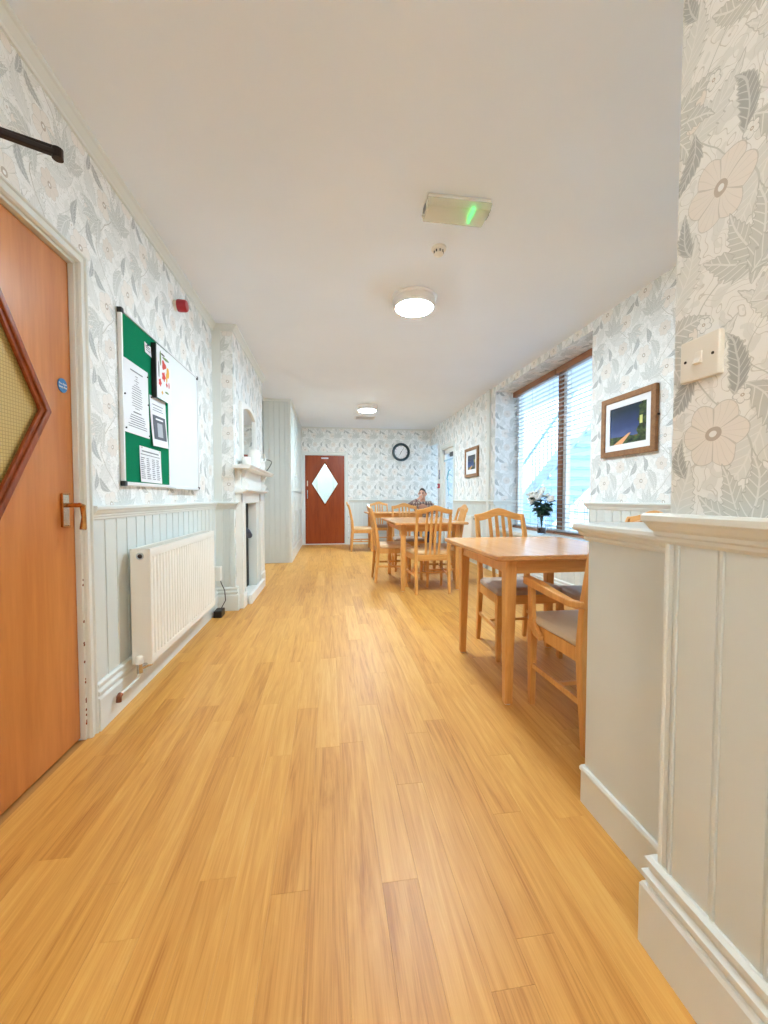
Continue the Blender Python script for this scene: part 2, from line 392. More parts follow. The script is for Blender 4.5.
# painting: blue evening sky over a lit path and trees
def painting(name, seed):
    g = G(name); q = g.sep(g.n('ShaderNodeTexCoord').outputs['Generated']); x, z = q[1], q[2]
    x = g.M('SUBTRACT', 1.0, x)
    nz = g.noise(g.comb(x, z, seed), 4.0, 4); nf = nz.outputs[0]
    sky = g.ramp(g.M('MULTIPLY_ADD', nf, 0.25, z), [(0.25, srgb(84, 100, 150)), (0.55, srgb(50, 68, 116)), (1.0, srgb(26, 44, 62))])
    gr = g.ramp(g.noise(g.comb(x, z, seed), 9.0, 3).outputs[0], [(0.35, srgb(34, 46, 34)), (0.6, srgb(70, 90, 50)), (0.75, srgb(110, 84, 54))])
    hz = g.M('LESS_THAN', z, g.M('MULTIPLY_ADD', nf, 0.18, 0.12)); col = g.mix(hz, sky, gr)
    # path
    d = g.M('ABSOLUTE', g.M('SUBTRACT', g.M('SUBTRACT', x, 0.22), g.M('MULTIPLY', z, 1.25)))
    path = g.M('MULTIPLY', g.M('LESS_THAN', d, g.M('MULTIPLY_ADD', z, -0.35, 0.13)), g.M('LESS_THAN', z, 0.27)); col = g.mix(path, col, srgb(226, 170, 122))
    # tree mass at the right
    t = g.M('GREATER_THAN', g.M('ADD', x, g.M('MULTIPLY', g.M('SUBTRACT', nf, 0.5), 0.5)), g.M('MULTIPLY_ADD', z, 0.15, 0.72)); col = g.mix(t, col, gr)
    b = g.M('MULTIPLY', g.M('LESS_THAN', g.M('ABSOLUTE', g.M('SUBTRACT', x, 0.85)), 0.035), g.M('LESS_THAN', g.M('ABSOLUTE', g.M('SUBTRACT', z, 0.55)), 0.10))
    col = g.mix(b, col, srgb(214, 214, 130)); return g.out(col, 0.25)
MAT['painting1'] = painting('evening_landscape_print', 1.0); MAT['painting2'] = painting('blue_landscape_print', 5.0)

# ================================================================ THE SETTING
XL, XR, YF, ZC, XC = -1.06, 2.36, 9.05, 2.65, -0.88
XN, YN = 0.76, 0.79      # near right wall and its corner
YB = -2.2                # wall behind the photographer
WP = MAT['wallpaper']; PT = MAT['paint']; TR = MAT['trim']

# ---- floor with planks
floor = struct(MB().box(-1.30, 3.6, YB - 0.1, YF + 0.1, -0.12, -0.002).build('floor', MAT['subfloor']), 'honey oak plank floor running the length of the room')
PWID, PLEN = 0.10, 0.94
planks = []
ci = 0; x = -1.06
while x < 2.40:
    y = YB + random.uniform(-0.9, 0)
    while y < YF:
        y1 = y + PLEN
        planks.append((x, max(y, YB), min(y1, YF + 0.02))); y = y1
    x += PWID; ci += 1
def plank_vis(pk):
    x, a, b = pk
    if b < 0.55: return 0
    if x > 0.74 and b < 1.2: return 0
    if x < -0.90 and a > 3.9: return 0
    if x < -0.64 and a > 6.6: return 0
    cy = max(0.6, (a + b) / 2)
    if x > 1.75 or (x > XN + 0.6 and cy < 1.6): return 0.001 / cy
    return (b - a) / cy ** 3
planks.sort(key=plank_vis, reverse=True)
pm = {}
for pk in planks[:298]:
    x, a, b = pk; L = round(b - a, 3)
    if L < 0.02: continue
    if L not in pm:
        w = PWID - 0.0003; e = 0.0003
        pm[L] = MB().loft([[(0, 0, -0.002), (w, 0, -0.002), (w, L - .0003, -0.002), (0, L - .0003, -0.002)],
                           [(0, 0, -0.0003), (w, 0, -0.0003), (w, L - .0003, -0.0003), (0, L - .0003, -0.0003)],
                           [(e, e, 0), (w - e, e, 0), (w - e, L - .0003 - e, 0), (e, L - .0003 - e, 0)]]).mesh('plank')
        pm[L].materials.append(MAT['plank'])
    o = bpy.data.objects.new('plank', pm[L]); C.objects.link(o); o.location = (x, a, 0); o.parent = floor
rest = MB()
for x, a, b in planks[298:]:
    if b - a > 0.02: rest.box(x, x + PWID - 0.0005, a, b - 0.0005, -0.002, 0)
o = rest.build('far_plank', MAT['plank'], floor); o['kind'] = 'stuff'

# ---- ceiling
ceiling = struct(MB().box(-1.30, 3.6, YB - 0.1, YF + 0.1, ZC, ZC + 0.1).build('ceiling', MAT['ceiling']), 'plain off-white ceiling')

# ---- left wall with near door opening
DY0, DY1, DZ = 0.95, 1.858, 2.045
wl = MB().box(-1.26, XL, YB, DY0 - 0.03, 0, ZC).box(-1.26, XL, DY1 + 0.03, YF, 0, ZC).box(-1.26, XL, DY0 - 0.03, DY1 + 0.03, DZ + 0.03, ZC)
wall_left = struct(wl.build('wall_left', WP), 'floral papered left wall above grey panelling')
# ---- far wall with door opening
FX0, FX1, FZ = -0.555, 0.375, 2.045
wf = MB().box(-1.30, FX0, YF, YF + 0.2, 0, ZC).box(FX1, 3.6, YF, YF + 0.2, 0, ZC).box(FX0, FX1, YF, YF + 0.2, FZ, ZC)
wall_far = struct(wf.build('wall_far', WP), 'floral papered end wall with the red-brown door')
# ---- right wall: window hole, doorway, opening to the bay
WY0, WY1, WZ0, WZ1 = 3.32, 5.42, 0.63, 2.57
RY0, RY1, RZ = 7.30, 8.13, 2.10
OY0, OZ = 8.42, 2.29
wr = MB()
for b in ((XR, 2.79, 0.80, WY0, 0, ZC), (XR, 2.79, WY1, RY0, 0, ZC), (XR, 2.79, WY0, WY1, 0, WZ0), (XR, 2.79, WY0, WY1, WZ1, ZC),
          (XR, 2.46, RY1, OY0, 0, ZC), (XR, 2.46, RY0, RY1, RZ, ZC), (XR, 2.46, OY0, YF, OZ, ZC)): wr.box(*b)
wall_right = struct(wr.build('wall_right', WP), 'floral papered window wall above grey panelling')
# ---- near right wall (pier with the switch), wall closing the space behind it, back wall
wn = MB().box(XN, XN + 0.12, YB, YN, 0, ZC).box(XN + 0.12, 2.79, YN - 0.12, YN - 0.0, 0, ZC)
wall_near = struct(wn.build('wall_near', WP), 'floral papered wall end beside the camera with the light switch')
wall_back = struct(MB().box(-1.30, 0.9, YB - 0.1, YB, 0, ZC).build('wall_back', WP), 'papered wall behind the photographer')
# ---- chimney breast (recess for the fireplace)
BY0, BY1 = 3.87, 5.50
FO0, FO1, FOZ = 4.07, 4.87, 1.00
cb = MB().box(XL, XC, BY0, FO0, 0, ZC).box(XL, XC, FO1, BY1, 0, ZC).box(XL, XC, FO0, FO1, FOZ, ZC)
wall_chimney = struct(cb.build('wall_chimney', WP), 'papered chimney breast projecting from the left wall')
# plain painted boxing strip where the breast meets the wall
struct(MB().box(XL, XL + 0.075, BY0 - 0.012, BY0, 0, ZC - 0.05).build('trim_boxing', TR, bevel=0.002), 'plain painted strip up the chimney corner')
# ---- half wall / counter between pier and dining area
HX, HY = 0.875, 1.232
hw = struct(MB().box(HX, XR, YN, HY, 0, 0.93).build('wall_counter', PT, bevel=0.003), 'waist-high painted half wall beside the table')
prof_counter = [(0, 0.915), (0.008, 0.917), (0.011, 0.923), (0.011, 0.930), (0.022, 0.936), (0.025, 0.946), (0.036, 0.952), (0.038, 0.960), (0.036, 0.970), (0.028, 0.975), (-0.2, 0.975), (-0.2, 0.915)]
mb = sweep([(HX, YN), (HX, HY), (XR, HY)], prof_counter)
mb.box(HX + 0.1, XR, YN, HY - 0.15, 0.92, 0.9745)
struct(mb.build('trim_counter', TR, smooth=False), 'moulded ledge capping the half wall')
struct(sweep([(HX, YN), (HX, HY), (XR, HY)], [(0, 0.130), (0.008, 0.130), (0.012, 0.122), (0.012, 0.114), (0.008, 0.108), (0.008, 0), (0, 0)]).build('baseboard_counter', TR), 'low skirting around the half wall')

# ---- mouldings
DADO = [(0, 0.958), (0.012, 0.958), (0.017, 0.965), (0.017, 0.972), (0.022, 0.976), (0.022, 0.984), (0.028, 0.990), (0.034, 1.002), (0.040, 1.008), (0.040, 1.020), (0.036, 1.025), (0, 1.025)]
SKIRT = [(0, 0.0), (0.030, 0.0), (0.030, 0.142), (0.026, 0.150), (0.020, 0.153), (0.020, 0.160), (0.028, 0.168), (0.028, 0.178), (0.018, 0.186), (0.016, 0.192), (0.024, 0.200), (0.024, 0.212), (0.016, 0.220), (0, 0.220)]
CORN = [(0, ZC - 0.052), (0.010, ZC - 0.052), (0.013, ZC - 0.046), (0.013, ZC - 0.040), (0.034, ZC - 0.016), (0.042, ZC - 0.012), (0.046, ZC - 0.004), (0.046, ZC), (0, ZC)]
def mould(name, poly, prof, label): return struct(sweep(poly, prof).build(name, TR), label)
AW = 0.060     # architrave width
left_run = [(XL, BY0), (XL, DY1 + AW)]
breast_run = [(XC, BY0 + 0.035), (XC, BY0), (XL, BY0), (XL, DY1 + AW)]
mould('trim_dado_left', breast_run, DADO, 'grey dado rail along the left wall')
mould('trim_dado_door', [(XL, DY0 - AW), (XL, YB)], DADO, 'grey dado rail left of the near door')
mould('baseboard_left', breast_run, SKIRT, 'tall moulded skirting under the radiator')
mould('baseboard_door', [(XL, DY0 - AW), (XL, YB)], SKIRT, 'tall skirting left of the near door')
mould('trim_cornice_left', [(XL, 6.58), (XL, BY1), (XC, BY1), (XC, BY0), (XL, BY0), (XL, YB)], CORN, 'small cornice along the left ceiling edge')
mould('trim_dado_far', [(XR, YF), (FX1 + 0.08, YF)], DADO, 'dado rail on the end wall')
mould('baseboard_far', [(3.5, YF), (FX1 + 0.08, YF)], SKIRT, 'skirting on the end wall')
mould('trim_dado_right', [(XR, WY1 + 0.23), (XR, RY0 - 0.07)], DADO, 'dado rail between window and side doorway')
mould('trim_dado_window', [(XR, HY + 0.0), (XR, WY0), (XR + 0.02, WY0)], DADO, 'dado rail under the large picture')
mould('trim_dado_reveal', [(2.69, WY1), (XR, WY1), (XR, WY1 + 0.14)], DADO, 'dado rail wrapping into the window reveal')
mould('baseboard_right', [(XR, HY), (XR, RY0 - 0.07)], SKIRT, 'skirting under the window')
mould('trim_dado_near', [(XN, YB), (XN, YN), (XN + 0.115, YN)], DADO, 'thick dado rail on the near wall end')
mould('baseboard_near', [(XN, YB), (XN, YN), (XN + 0.10, YN)], SKIRT, 'tall skirting on the near wall end')
mould('trim_cornice_far', [(XR, YF), (-0.61, YF)], [(0, ZC - 0.03), (0.012, ZC - 0.03), (0.03, ZC - 0.008), (0.03, ZC), (0, ZC)], 'thin cornice on the end wall')
# pilaster strip beyond the window
struct(MB().box(XR - 0.030, XR, WY1 + 0.14, WY1 + 0.23, 0.0, ZC).build('trim_pilaster', TR, bevel=0.003), 'narrow painted upright beyond the window')

# ---- tongue and groove boards, each its own piece
bcache = {}
def board_mesh(w, h, mat):
    k = (round(w, 4), round(h, 3), mat.name)
    if k not in bcache:
        pr = [(0, 0), (0, -0.009), (0.0012, -0.010), (w - 0.017, -0.010), (w - 0.0155, -0.0080), (w - 0.0135, -0.0080), (w - 0.0125, -0.0125), (w - 0.0065, -0.0125), (w - 0.0055, -0.0080), (w - 0.0035, -0.0080), (w - 0.002, -0.009), (w - 0.0008, -0.009), (w - 0.0008, 0)]
        pr = [(w - a, b) for a, b in pr][::-1]
        m = MB().loft([[(a, b, 0) for a, b in pr], [(a, b, h) for a, b in pr]]).mesh('board'); m.materials.append(mat); bcache[k] = m
    return bcache[k]
def boards(parent, p0, p1, z0, z1, pitch=0.10, mat=PT, out=1):
    """boards from plan point p0 to p1; they stand out to the left of travel"""
    a, b = Vector(p0), Vector(p1); L = (b - a).length; n = max(1, round(L / pitch)); d = (b - a) / L; w = L / n
    # local x along travel reversed so that local -y faces the room
    ang = math.atan2(d.y, d.x) + PI
    for i in range(n):
        q = a + d * w * (i + 1)
        o = bpy.data.objects.new('board', board_mesh(w, z1 - z0, mat)); C.objects.link(o)
        o.location = (q.x, q.y, z0); o.rotation_euler = (0, 0, ang); o.parent = parent
boards(wall_left, (XL, BY0 - 0.012), (XL, DY1 + AW), 0.21, 0.965)
boards(wall_left, (XL, DY0 - AW), (XL, YB), 0.21, 0.965)
boards(wall_chimney, (XC, BY0), (XL + 0.075, BY0), 0.21, 0.965, 0.06)
boards(wall_right, (XR, HY), (XR, WY0), 0.21, 0.965)
boards(wall_right, (XR, WY0), (XR, WY1 + 0.14), 0.21, 0.60)
boards(wall_right, (XR, WY1 + 0.23), (XR, RY0 - 0.07), 0.21, 0.965)
boards(wall_right, (2.69, WY1), (XR, WY1), 0.66, 0.965, 0.08)
boards(wall_far, (XR, YF), (FX1 + 0.08, YF), 0.21, 0.965)
boards(wall_near, (XN, YB), (XN, YN - 0.022), 0.21, 0.965)
struct(MB().box(XN - 0.0102, XN, YN - 0.022, YN - 0.010, 0.21, 0.965).build('trim_filler', PT), 'narrow filler strip beside the corner bead')
boards(wall_near, (XN, YN), (XN + 0.115, YN), 0.93, 0.965, 0.115)
struct(MB().box(XN - 0.013, XN + 0.02, YN - 0.012, YN + 0.002, 0.21, 0.965).build('trim_corner', TR, bevel=0.006, seg=3), 'rounded corner bead of the near wall')
# ---- painted panel below the window reveal edge, sill
sill = struct(MB().box(XR - 0.055, 2.75, WY0 + 0.003, WY1 - 0.003, 0.595, 0.637).build('window_sill', MAT['trim'], bevel=0.006), 'deep painted window board')

# ---- near door (door_1) in the left wall
def diamond_pts(cy, cz, hw_, hh): return [(cy + hw_, cz), (cy, cz + hh), (cy - hw_, cz), (cy, cz - hh)]
def diamond_ring(outer, inner, a0, a1, axis):
    """frame between two diamonds given as 4 pairs"""
    mb = MB()
    def mk(p, a): return (a, p[0], p[1]) if axis == 'X' else (p[0], a, p[1])
    n = len(outer)
    vs = [mk(p, a0) for p in outer] + [mk(p, a0) for p in inner] + [mk(p, a1) for p in outer] + [mk(p, a1) for p in inner]
    fs = []
    for i in range(n):
        j = (i + 1) % n
        fs += [(i, j, n + j, n + i), (2 * n + j, 2 * n + i, 3 * n + i, 3 * n + j), (i, 2 * n + i, 2 * n + j, j), (n + j, 3 * n + j, 3 * n + i, n + i)]
    return mb.add(vs, fs)
def door_leaf_with_diamond(u0, u1, z0, z1, dia, a0, a1, axis):
    """slab with a diamond hole: 4 corner pieces as one mesh"""
    r, t, l, b = dia; mb = MB()
    cu, cz = t[0], r[1]
    quads = [[(cu, z1), (cu, t[1]), r, (u1, cz), (u1, z1)], [(u1, cz), r, (cu, b[1]), (cu, z0), (u1, z0)], [(cu, z0), (cu, b[1]), l, (u0, cz), (u0, z0)], [(u0, cz), l, (cu, t[1]), (cu, z1), (u0, z1)]]
    for q in quads: mb.prism(q, a0, a1, axis)
    return mb
D1C, D1Z = (DY0 + DY1) / 2 - 0.004, 1.395
d1 = empty('door_1', (XL - 0.03, DY0, 0)); struct(d1, 'large orange-brown stained door with diamond wired glass at the left')
def child(o, par):
    o.parent = par; o.matrix_parent_inverse = par.matrix_world.inverted() if False else Matrix.Translation(-Vector(par.location)); return o
dp = diamond_pts(D1C, D1Z, 0.300, 0.47)
child(door_leaf_with_diamond(DY0 + 0.004, DY1 - 0.003, 0.012, DZ - 0.004, dp, XL - 0.062, XL - 0.020, 'X').build('door_leaf', MAT['door']), d1)
child(diamond_ring(diamond_pts(D1C, D1Z, 0.318, 0.498), diamond_pts(D1C, D1Z, 0.290, 0.454), XL - 0.024, XL - 0.008, 'X').build('glazing_bead', MAT['door_bead'], bevel=0.004), d1)
child(diamond_ring(diamond_pts(D1C, D1Z, 0.293, 0.459), diamond_pts(D1C, D1Z, 0.272, 0.426), XL - 0.030, XL - 0.016, 'X').build('inner_bead', MAT['door_bead'], bevel=0.003), d1)
child(MB().prism(diamond_pts(D1C, D1Z, 0.296, 0.464), XL - 0.046, XL - 0.036, 'X').build('pane', MAT['amber_glass']), d1)
# handle on a backplate
hy, hz = 1.793, 1.010
hp = child(MB().box(XL - 0.020, XL - 0.012, hy - 0.021, hy + 0.021, hz - 0.065, hz + 0.065).build('handle_plate', MAT['brass_plate'], bevel=0.004), d1)
lev = MB().tube([(XL - 0.014, hy, hz + 0.02), (XL + 0.040, hy, hz + 0.02)], 0.0095, 14).tube([(XL + 0.040, hy - 0.008, hz + 0.022), (XL + 0.043, hy + 0.010, hz + 0.018), (XL + 0.043, hy + 0.016, hz - 0.03), (XL + 0.042, hy + 0.012, hz - 0.075), (XL + 0.042, hy + 0.010, hz - 0.082)], [0.009, 0.011, 0.009, 0.0125, 0.012], 14)
lo = lev.build('lever_handle', MAT['brass'], smooth=True); lo.parent = hp
rim = MB().box(XL - 0.021, XL - 0.010, hy - 0.025, hy - 0.0205, hz - 0.068, hz + 0.068).box(XL - 0.021, XL - 0.010, hy - 0.021, hy + 0.024, hz - 0.070, hz - 0.0645).box(XL - 0.021, XL - 0.010, hy - 0.021, hy + 0.024, hz + 0.0645, hz + 0.070).build('plate_rim', MAT['brass'], bevel=0.001); rim.parent = hp
# fire door sign
sg = MB().lathe([(0.0005, 0), (0.0285, 0), (0.0285, 0.003), (0.0005, 0.0032)], (XL - 0.020, 1.800, 1.520), 'X', 28).build('fire_door_sign', MAT['blue_sign'])
tag(sg, 'small round blue sign on the near orange-brown door', 'sign')
def text_obj(body, size, mat, loc, rot, parent=None, name='lettering', align='CENTER', ext=0.0004):
    cu = bpy.data.curves.new(name, 'FONT'); cu.body = body; cu.size = size; cu.align_x = align; cu.align_y = 'CENTER'; cu.extrude = ext
    t = bpy.data.objects.new('tmp_text', cu); C.objects.link(t)
    dg = bpy.context.evaluated_depsgraph_get(); me = bpy.data.meshes.new_from_object(t.evaluated_get(dg)); bpy.data.objects.remove(t)
    o = bpy.data.objects.new(name, me); C.objects.link(o); me.materials.clear(); me.materials.append(mat); o.location = loc; o.rotation_euler = rot
    if parent: o.parent = parent
    return o
ROT_L = (PI / 2, 0, PI / 2)      # reads correctly on a wall facing +X
ROT_F = (PI / 2, 0, 0)           # on a wall facing -Y
ROT_R = (PI / 2, 0, -PI / 2)     # on a wall facing -X
text_obj('Fire door\nkeep shut', 0.0125, MAT['paper'], (XL - 0.0165, 1.800, 1.520), ROT_L, sg)
# frame with chipped paint: lining, stop, architrave
fr = MB()
for a, b in ((DY0 - 0.03, DY0), (DY1, DY1 + 0.03)): fr.box(XL - 0.12, XL + 0.001, a, b, 0, DZ + 0.03)
fr.box(XL - 0.12, XL + 0.001, DY0, DY1, DZ, DZ + 0.03)
child(fr.build('door_lining', TR, bevel=0.002), d1)
ARCH = [(0.0, 0.0), (0.0, 0.012), (0.010, 0.020), (0.030, 0.020), (0.036, 0.016), (0.060, 0.016), (0.066, 0.024), (0.074, 0.026), (0.080, 0.020), (0.080, 0.0)]
def architrave(u0, u1, zt, face, sgn, axis, prof=ARCH, off=0.005, z0=0):
    """profile (outwards from the opening, proud of wall) up, over and down an opening"""
    mb = MB(); rings = []
    def mk(u, z, d): return (face + sgn * d, u, z) if axis == 'X' else (u, face + sgn * d, z)
    rings.append([mk(u0 - off - o, z0, d) for o, d in prof]); rings.append([mk(u0 - off - o, zt + off + o, d) for o, d in prof])
    rings.append([mk(u1 + off + o, zt + off + o, d) for o, d in prof]); rings.append([mk(u1 + off + o, z0, d) for o, d in prof])
    return mb.loft(rings)
child(architrave(DY0 - 0.006, DY1 + 0.006, DZ + 0.006, XL, 1, 'X', [(o * 0.55, d) for o, d in ARCH]).build('architrave', TR), d1)
# paint chips on the lining edge
for i in range(14):
    zz = (0.70, 0.12, 0.18, 0.27, 0.06, 0.40, 0.33, 0.55)[i % 8] + random.uniform(-0.03, 0.03); yy = DY1 + random.uniform(0.003, 0.011); rr = random.uniform(0.004, 0.008)
    ch_ = MB().lathe([(0.0003, 0), (rr, 0.0002), (0.0003, 0.0006)], (XL + 0.0008, yy, zz), 'X', 7).build('paint_chip', MAT['door_bead']); child(ch_, d1)
# dark void behind the near door
struct(MB().box(-1.40, -1.27, 0.7, 2.1, 0, 2.3).build('wall_passage', PT), 'passage wall behind the near door')
# door closer with projecting arm
dc = empty('door_closer', (XL, 1.20, 2.13)); tag(dc, 'black overhead closer with arm reaching out above the near door', 'door closer')
child(MB().box(XL - 0.019, XL + 0.045, 1.02, 1.28, 1.945, 2.005).build('closer_body', MAT['bronze'], bevel=0.008), dc)
child(MB().bar([(XL + 0.03, 1.16, 2.012), (-0.93, 1.30, 2.10), (-0.815, 1.385, 2.118)], [0.030, 0.024, 0.020], [0.016, 0.016, 0.016], (0, 0, 1)).build('main_arm', MAT['bronze'], bevel=0.004), dc)
child(MB().lathe([(0.001, -0.016), (0.015, -0.016), (0.015, 0.014), (0.001, 0.016)], (-0.822, 1.380, 2.118), 'Z', 16).build('elbow_joint', MAT['bronze']), dc)
child(MB().bar([(-0.822, 1.380, 2.130), (XL + 0.02, 1.34, 2.16)], 0.018, 0.012, (0, 0, 1)).build('fore_arm', MAT['bronze'], bevel=0.003), dc)
child(MB().box(XL + 0.027, XL + 0.034, 1.30, 1.38, 2.145, 2.175).box(XL + 0.0, XL + 0.03, 1.32, 1.36, 2.15, 2.17).build('arm_bracket', MAT['bronze'], bevel=0.002), dc)

# ---- far door (door_2)
d2 = empty('door_2', (FX0, YF, 0)); struct(d2, 'red-brown door with clear diamond window at the end of the room')
D2C, D2Z = (FX0 + FX1) / 2, 1.385
dp2 = [(p[0], p[1]) for p in diamond_pts(D2C, D2Z, 0.30, 0.475)]
child(door_leaf_with_diamond(FX0 + 0.025, FX1 - 0.025, 0.02, FZ - 0.025, dp2, YF + 0.03, YF + 0.075, 'Y').build('door_leaf', MAT['door2']), d2)
child(diamond_ring(diamond_pts(D2C, D2Z, 0.318, 0.503), diamond_pts(D2C, D2Z, 0.290, 0.459), YF + 0.015, YF + 0.031, 'Y').build('glazing_bead', MAT['door_bead'], bevel=0.003), d2)
child(MB().prism(diamond_pts(D2C, D2Z, 0.302, 0.478), YF + 0.050, YF + 0.056, 'Y').build('pane', MAT['door_glass']), d2)
fr = MB()
for a, b in ((FX0, FX0 + 0.022), (FX1 - 0.022, FX1)): fr.box(a, b, YF - 0.002, YF + 0.15, 0, FZ)
fr.box(FX0, FX1, YF - 0.002, YF + 0.15, FZ - 0.022, FZ)
child(fr.build('door_lining', TR, bevel=0.002), d2)
child(architrave(FX0 + 0.01, FX1 - 0.01, FZ - 0.01, YF, -1, 'Y', [(o * 0.75, d * 0.8) for o, d in ARCH]).build('architrave', TR), d2)
child(MB().box(FX0 + 0.02, FX1 - 0.02, YF + 0.02, YF + 0.10, 0, 0.016).build('threshold', MAT['alu'], bevel=0.002), d2)
child(MB().box(FX0 + 0.065, FX0 + 0.085, YF + 0.024, YF + 0.031, 1.33, 1.45).build('finger_plate', MAT['white_plastic'], bevel=0.002), d2)
child(MB().tube([(FX0 + 0.075, YF + 0.03, 1.05), (FX0 + 0.075, YF - 0.01, 1.05), (FX0 + 0.075, YF - 0.01, 1.24), (FX0 + 0.075, YF + 0.03, 1.24)], 0.009, 8).build('pull_handle', MAT['chrome']), d2)
child(MB().box(D2C - 0.08, D2C + 0.08, YF + 0.026, YF + 0.031, 1.945, 1.975).build('door_plate', MAT['paper']), d2)
# room behind the far door, lit by its own ceiling lamp
bk = MB().box(-1.3, 1.3, 11.4, 11.5, -0.1, 2.7).box(-1.4, -1.3, YF + 0.2, 11.5, -0.1, 2.7).box(1.3, 1.4, YF + 0.2, 11.5, -0.1, 2.7).box(-1.4, 1.4, YF + 0.2, 11.5, -0.2, -0.1).box(-1.4, 1.4, YF + 0.2, 11.5, 2.7, 2.8)
struct(bk.build('wall_lobby', MAT['lobby']), 'white lobby seen through the far door')
for k, (xa, xb, mt) in enumerate(((-0.75, -0.66, 'teal'), (-0.36, -0.30, 'trim'), (0.10, 0.16, 'trim'), (0.34, 0.62, 'teal'), (0.75, 0.81, 'trim'))):
    struct(MB().box(xa, xb, 11.33, 11.40, 0.0, 2.3).build('trim_lobby', MAT[mt], bevel=0.004), 'upright in the lobby behind the far door')
lob = empty('lobby_light', (0, 10.3, 2.68)); tag(lob, 'ceiling light of the lobby behind the far door', 'light')
child(MB().lathe([(0.17, 0.02), (0.17, -0.03), (0.16, -0.04)], (0, 10.3, 2.68), 'Z', 24).build('base', MAT['lamp_body']), lob)
child(MB().lathe([(0.15, -0.03), (0.15, -0.05), (0.10, -0.06), (0.001, -0.062)], (0, 10.3, 2.68), 'Z', 24).build('diffuser', MAT['lobby_lamp']), lob)

# ---- side doorway in the right wall (door_3) and bay opening beyond
d3 = empty('door_3', (XR, RY0, 0)); struct(d3, 'white glazed side door in the right wall beyond the small picture')
fr = MB()
for a, b in ((RY0, RY0 + 0.035), (RY1 - 0.035, RY1)): fr.box(XR - 0.002, 2.46, a, b, 0, RZ)
fr.box(XR - 0.002, 2.46, RY0, RY1, RZ - 0.035, RZ)
child(fr.build('door_lining', TR, bevel=0.002), d3)
child(architrave(RY0 + 0.012, RY1 - 0.012, RZ - 0.012, XR, -1, 'X', [(o * 0.7, d * 0.8) for o, d in ARCH]).build('architrave', TR), d3)
dl = MB(); y0, y1 = RY0 + 0.038, RY1 - 0.038
dl.box(2.40, 2.44, y0, y0 + 0.09, 0.01, RZ - 0.04).box(2.40, 2.44, y1 - 0.09, y1, 0.01, RZ - 0.04).box(2.40, 2.44, y0, y1, RZ - 0.14, RZ - 0.04).box(2.40, 2.44, y0, y1, 0.01, 0.20)
child(dl.build('door_leaf', MAT['gloss_white'], bevel=0.003), d3)
child(MB().box(2.417, 2.423, y0 + 0.08, y1 - 0.08, 0.19, RZ - 0.13).build('pane', MAT['window_glass']), d3)
child(MB().box(2.365, 2.40, y0 + 0.02, y0 + 0.26, RZ - 0.22, RZ - 0.14).build('closer', MAT['bronze'], bevel=0.004), d3)
child(MB().box(2.385, 2.40, y0 + 0.10, y1 - 0.05, RZ - 0.28, RZ - 0.255).build('kick_bar', MAT['outside_grey'], bevel=0.002), d3)
child(MB().tube([(2.40, 7.64, 1.62), (2.37, 7.66, 1.60), (2.37, 7.78, 1.45), (2.40, 7.80, 1.43)], 0.012, 8).tube([(2.385, 7.80, 1.42), (2.385, 7.72, 1.20), (2.385, 7.68, 1.12)], 0.006, 6).build('pull_handle', MAT['teal']), d3)
struct(MB().box(XR, 2.46, OY0 + 0.002, YF - 0.002, OZ - 0.02, OZ - 0.0005).build('trim_header', TR), 'edge trim under the bay header')
# fire call point and blue sign on the pier between the openings
cp = empty('fire_call_point', (XR, 8.30, 1.32)); tag(cp, 'small red fire call point between side door and bay', 'call point')
child(MB().box(XR - 0.035, XR, 8.25, 8.35, 1.27, 1.37).build('case', MAT['red'], bevel=0.006), cp)
child(MB().box(XR - 0.037, XR - 0.034, 8.275, 8.325, 1.295, 1.345).build('front_plate', MAT['paper']), cp)
bs_ = MB().box(XR - 0.006, XR, 8.20, 8.32, 1.47, 1.66).build('fire_notice', MAT['navy'], bevel=0.001); tag(bs_, 'blue notice above the red call point', 'sign')
tx = MB()
for i in range(5): tx.box(XR - 0.0068, XR - 0.0058, 8.215, 8.305 - 0.01 * (i % 2), 1.63 - i * 0.03, 1.64 - i * 0.03)
child(tx.build('notice_print', MAT['paper']), bs_) if False else setattr(tx.build('notice_print', MAT['paper']), 'parent', bs_)

# ---- window (frames, mullion, panes)
w1 = empty('window_1', (2.710, WY0, WZ0)); struct(w1, 'large brown framed window with blinds beside the tables')
WM = 4.33
wf_ = MB()
wf_.box(2.690, 2.770, WY0, WY0 + 0.06, WZ0, WZ1).box(2.690, 2.770, WY1 - 0.06, WY1, WZ0, WZ1).box(2.690, 2.770, WY0, WY1, WZ1 - 0.07, WZ1).box(2.690, 2.770, WY0, WY1, WZ0, WZ0 + 0.06)
child(wf_.build('window_frame', MAT['gloss_white'], bevel=0.003), w1)
child(MB().box(2.685, 2.775, WM - 0.045, WM + 0.045, WZ0 + 0.06, WZ1 - 0.07).build('mullion', MAT['window_wood'], bevel=0.003), w1)
child(MB().box(2.700, 2.760, WM - 0.105, WM - 0.045, WZ0 + 0.06, WZ1 - 0.07).build('sash_stile', MAT['gloss_white'], bevel=0.003), w1)
for a, b in ((WY0 + 0.06, WM - 0.105), (WM + 0.045, WY1 - 0.06)):
    child(MB().box(2.727, 2.733, a, b, WZ0 + 0.06, WZ1 - 0.07).build('pane', MAT['window_glass']), w1)
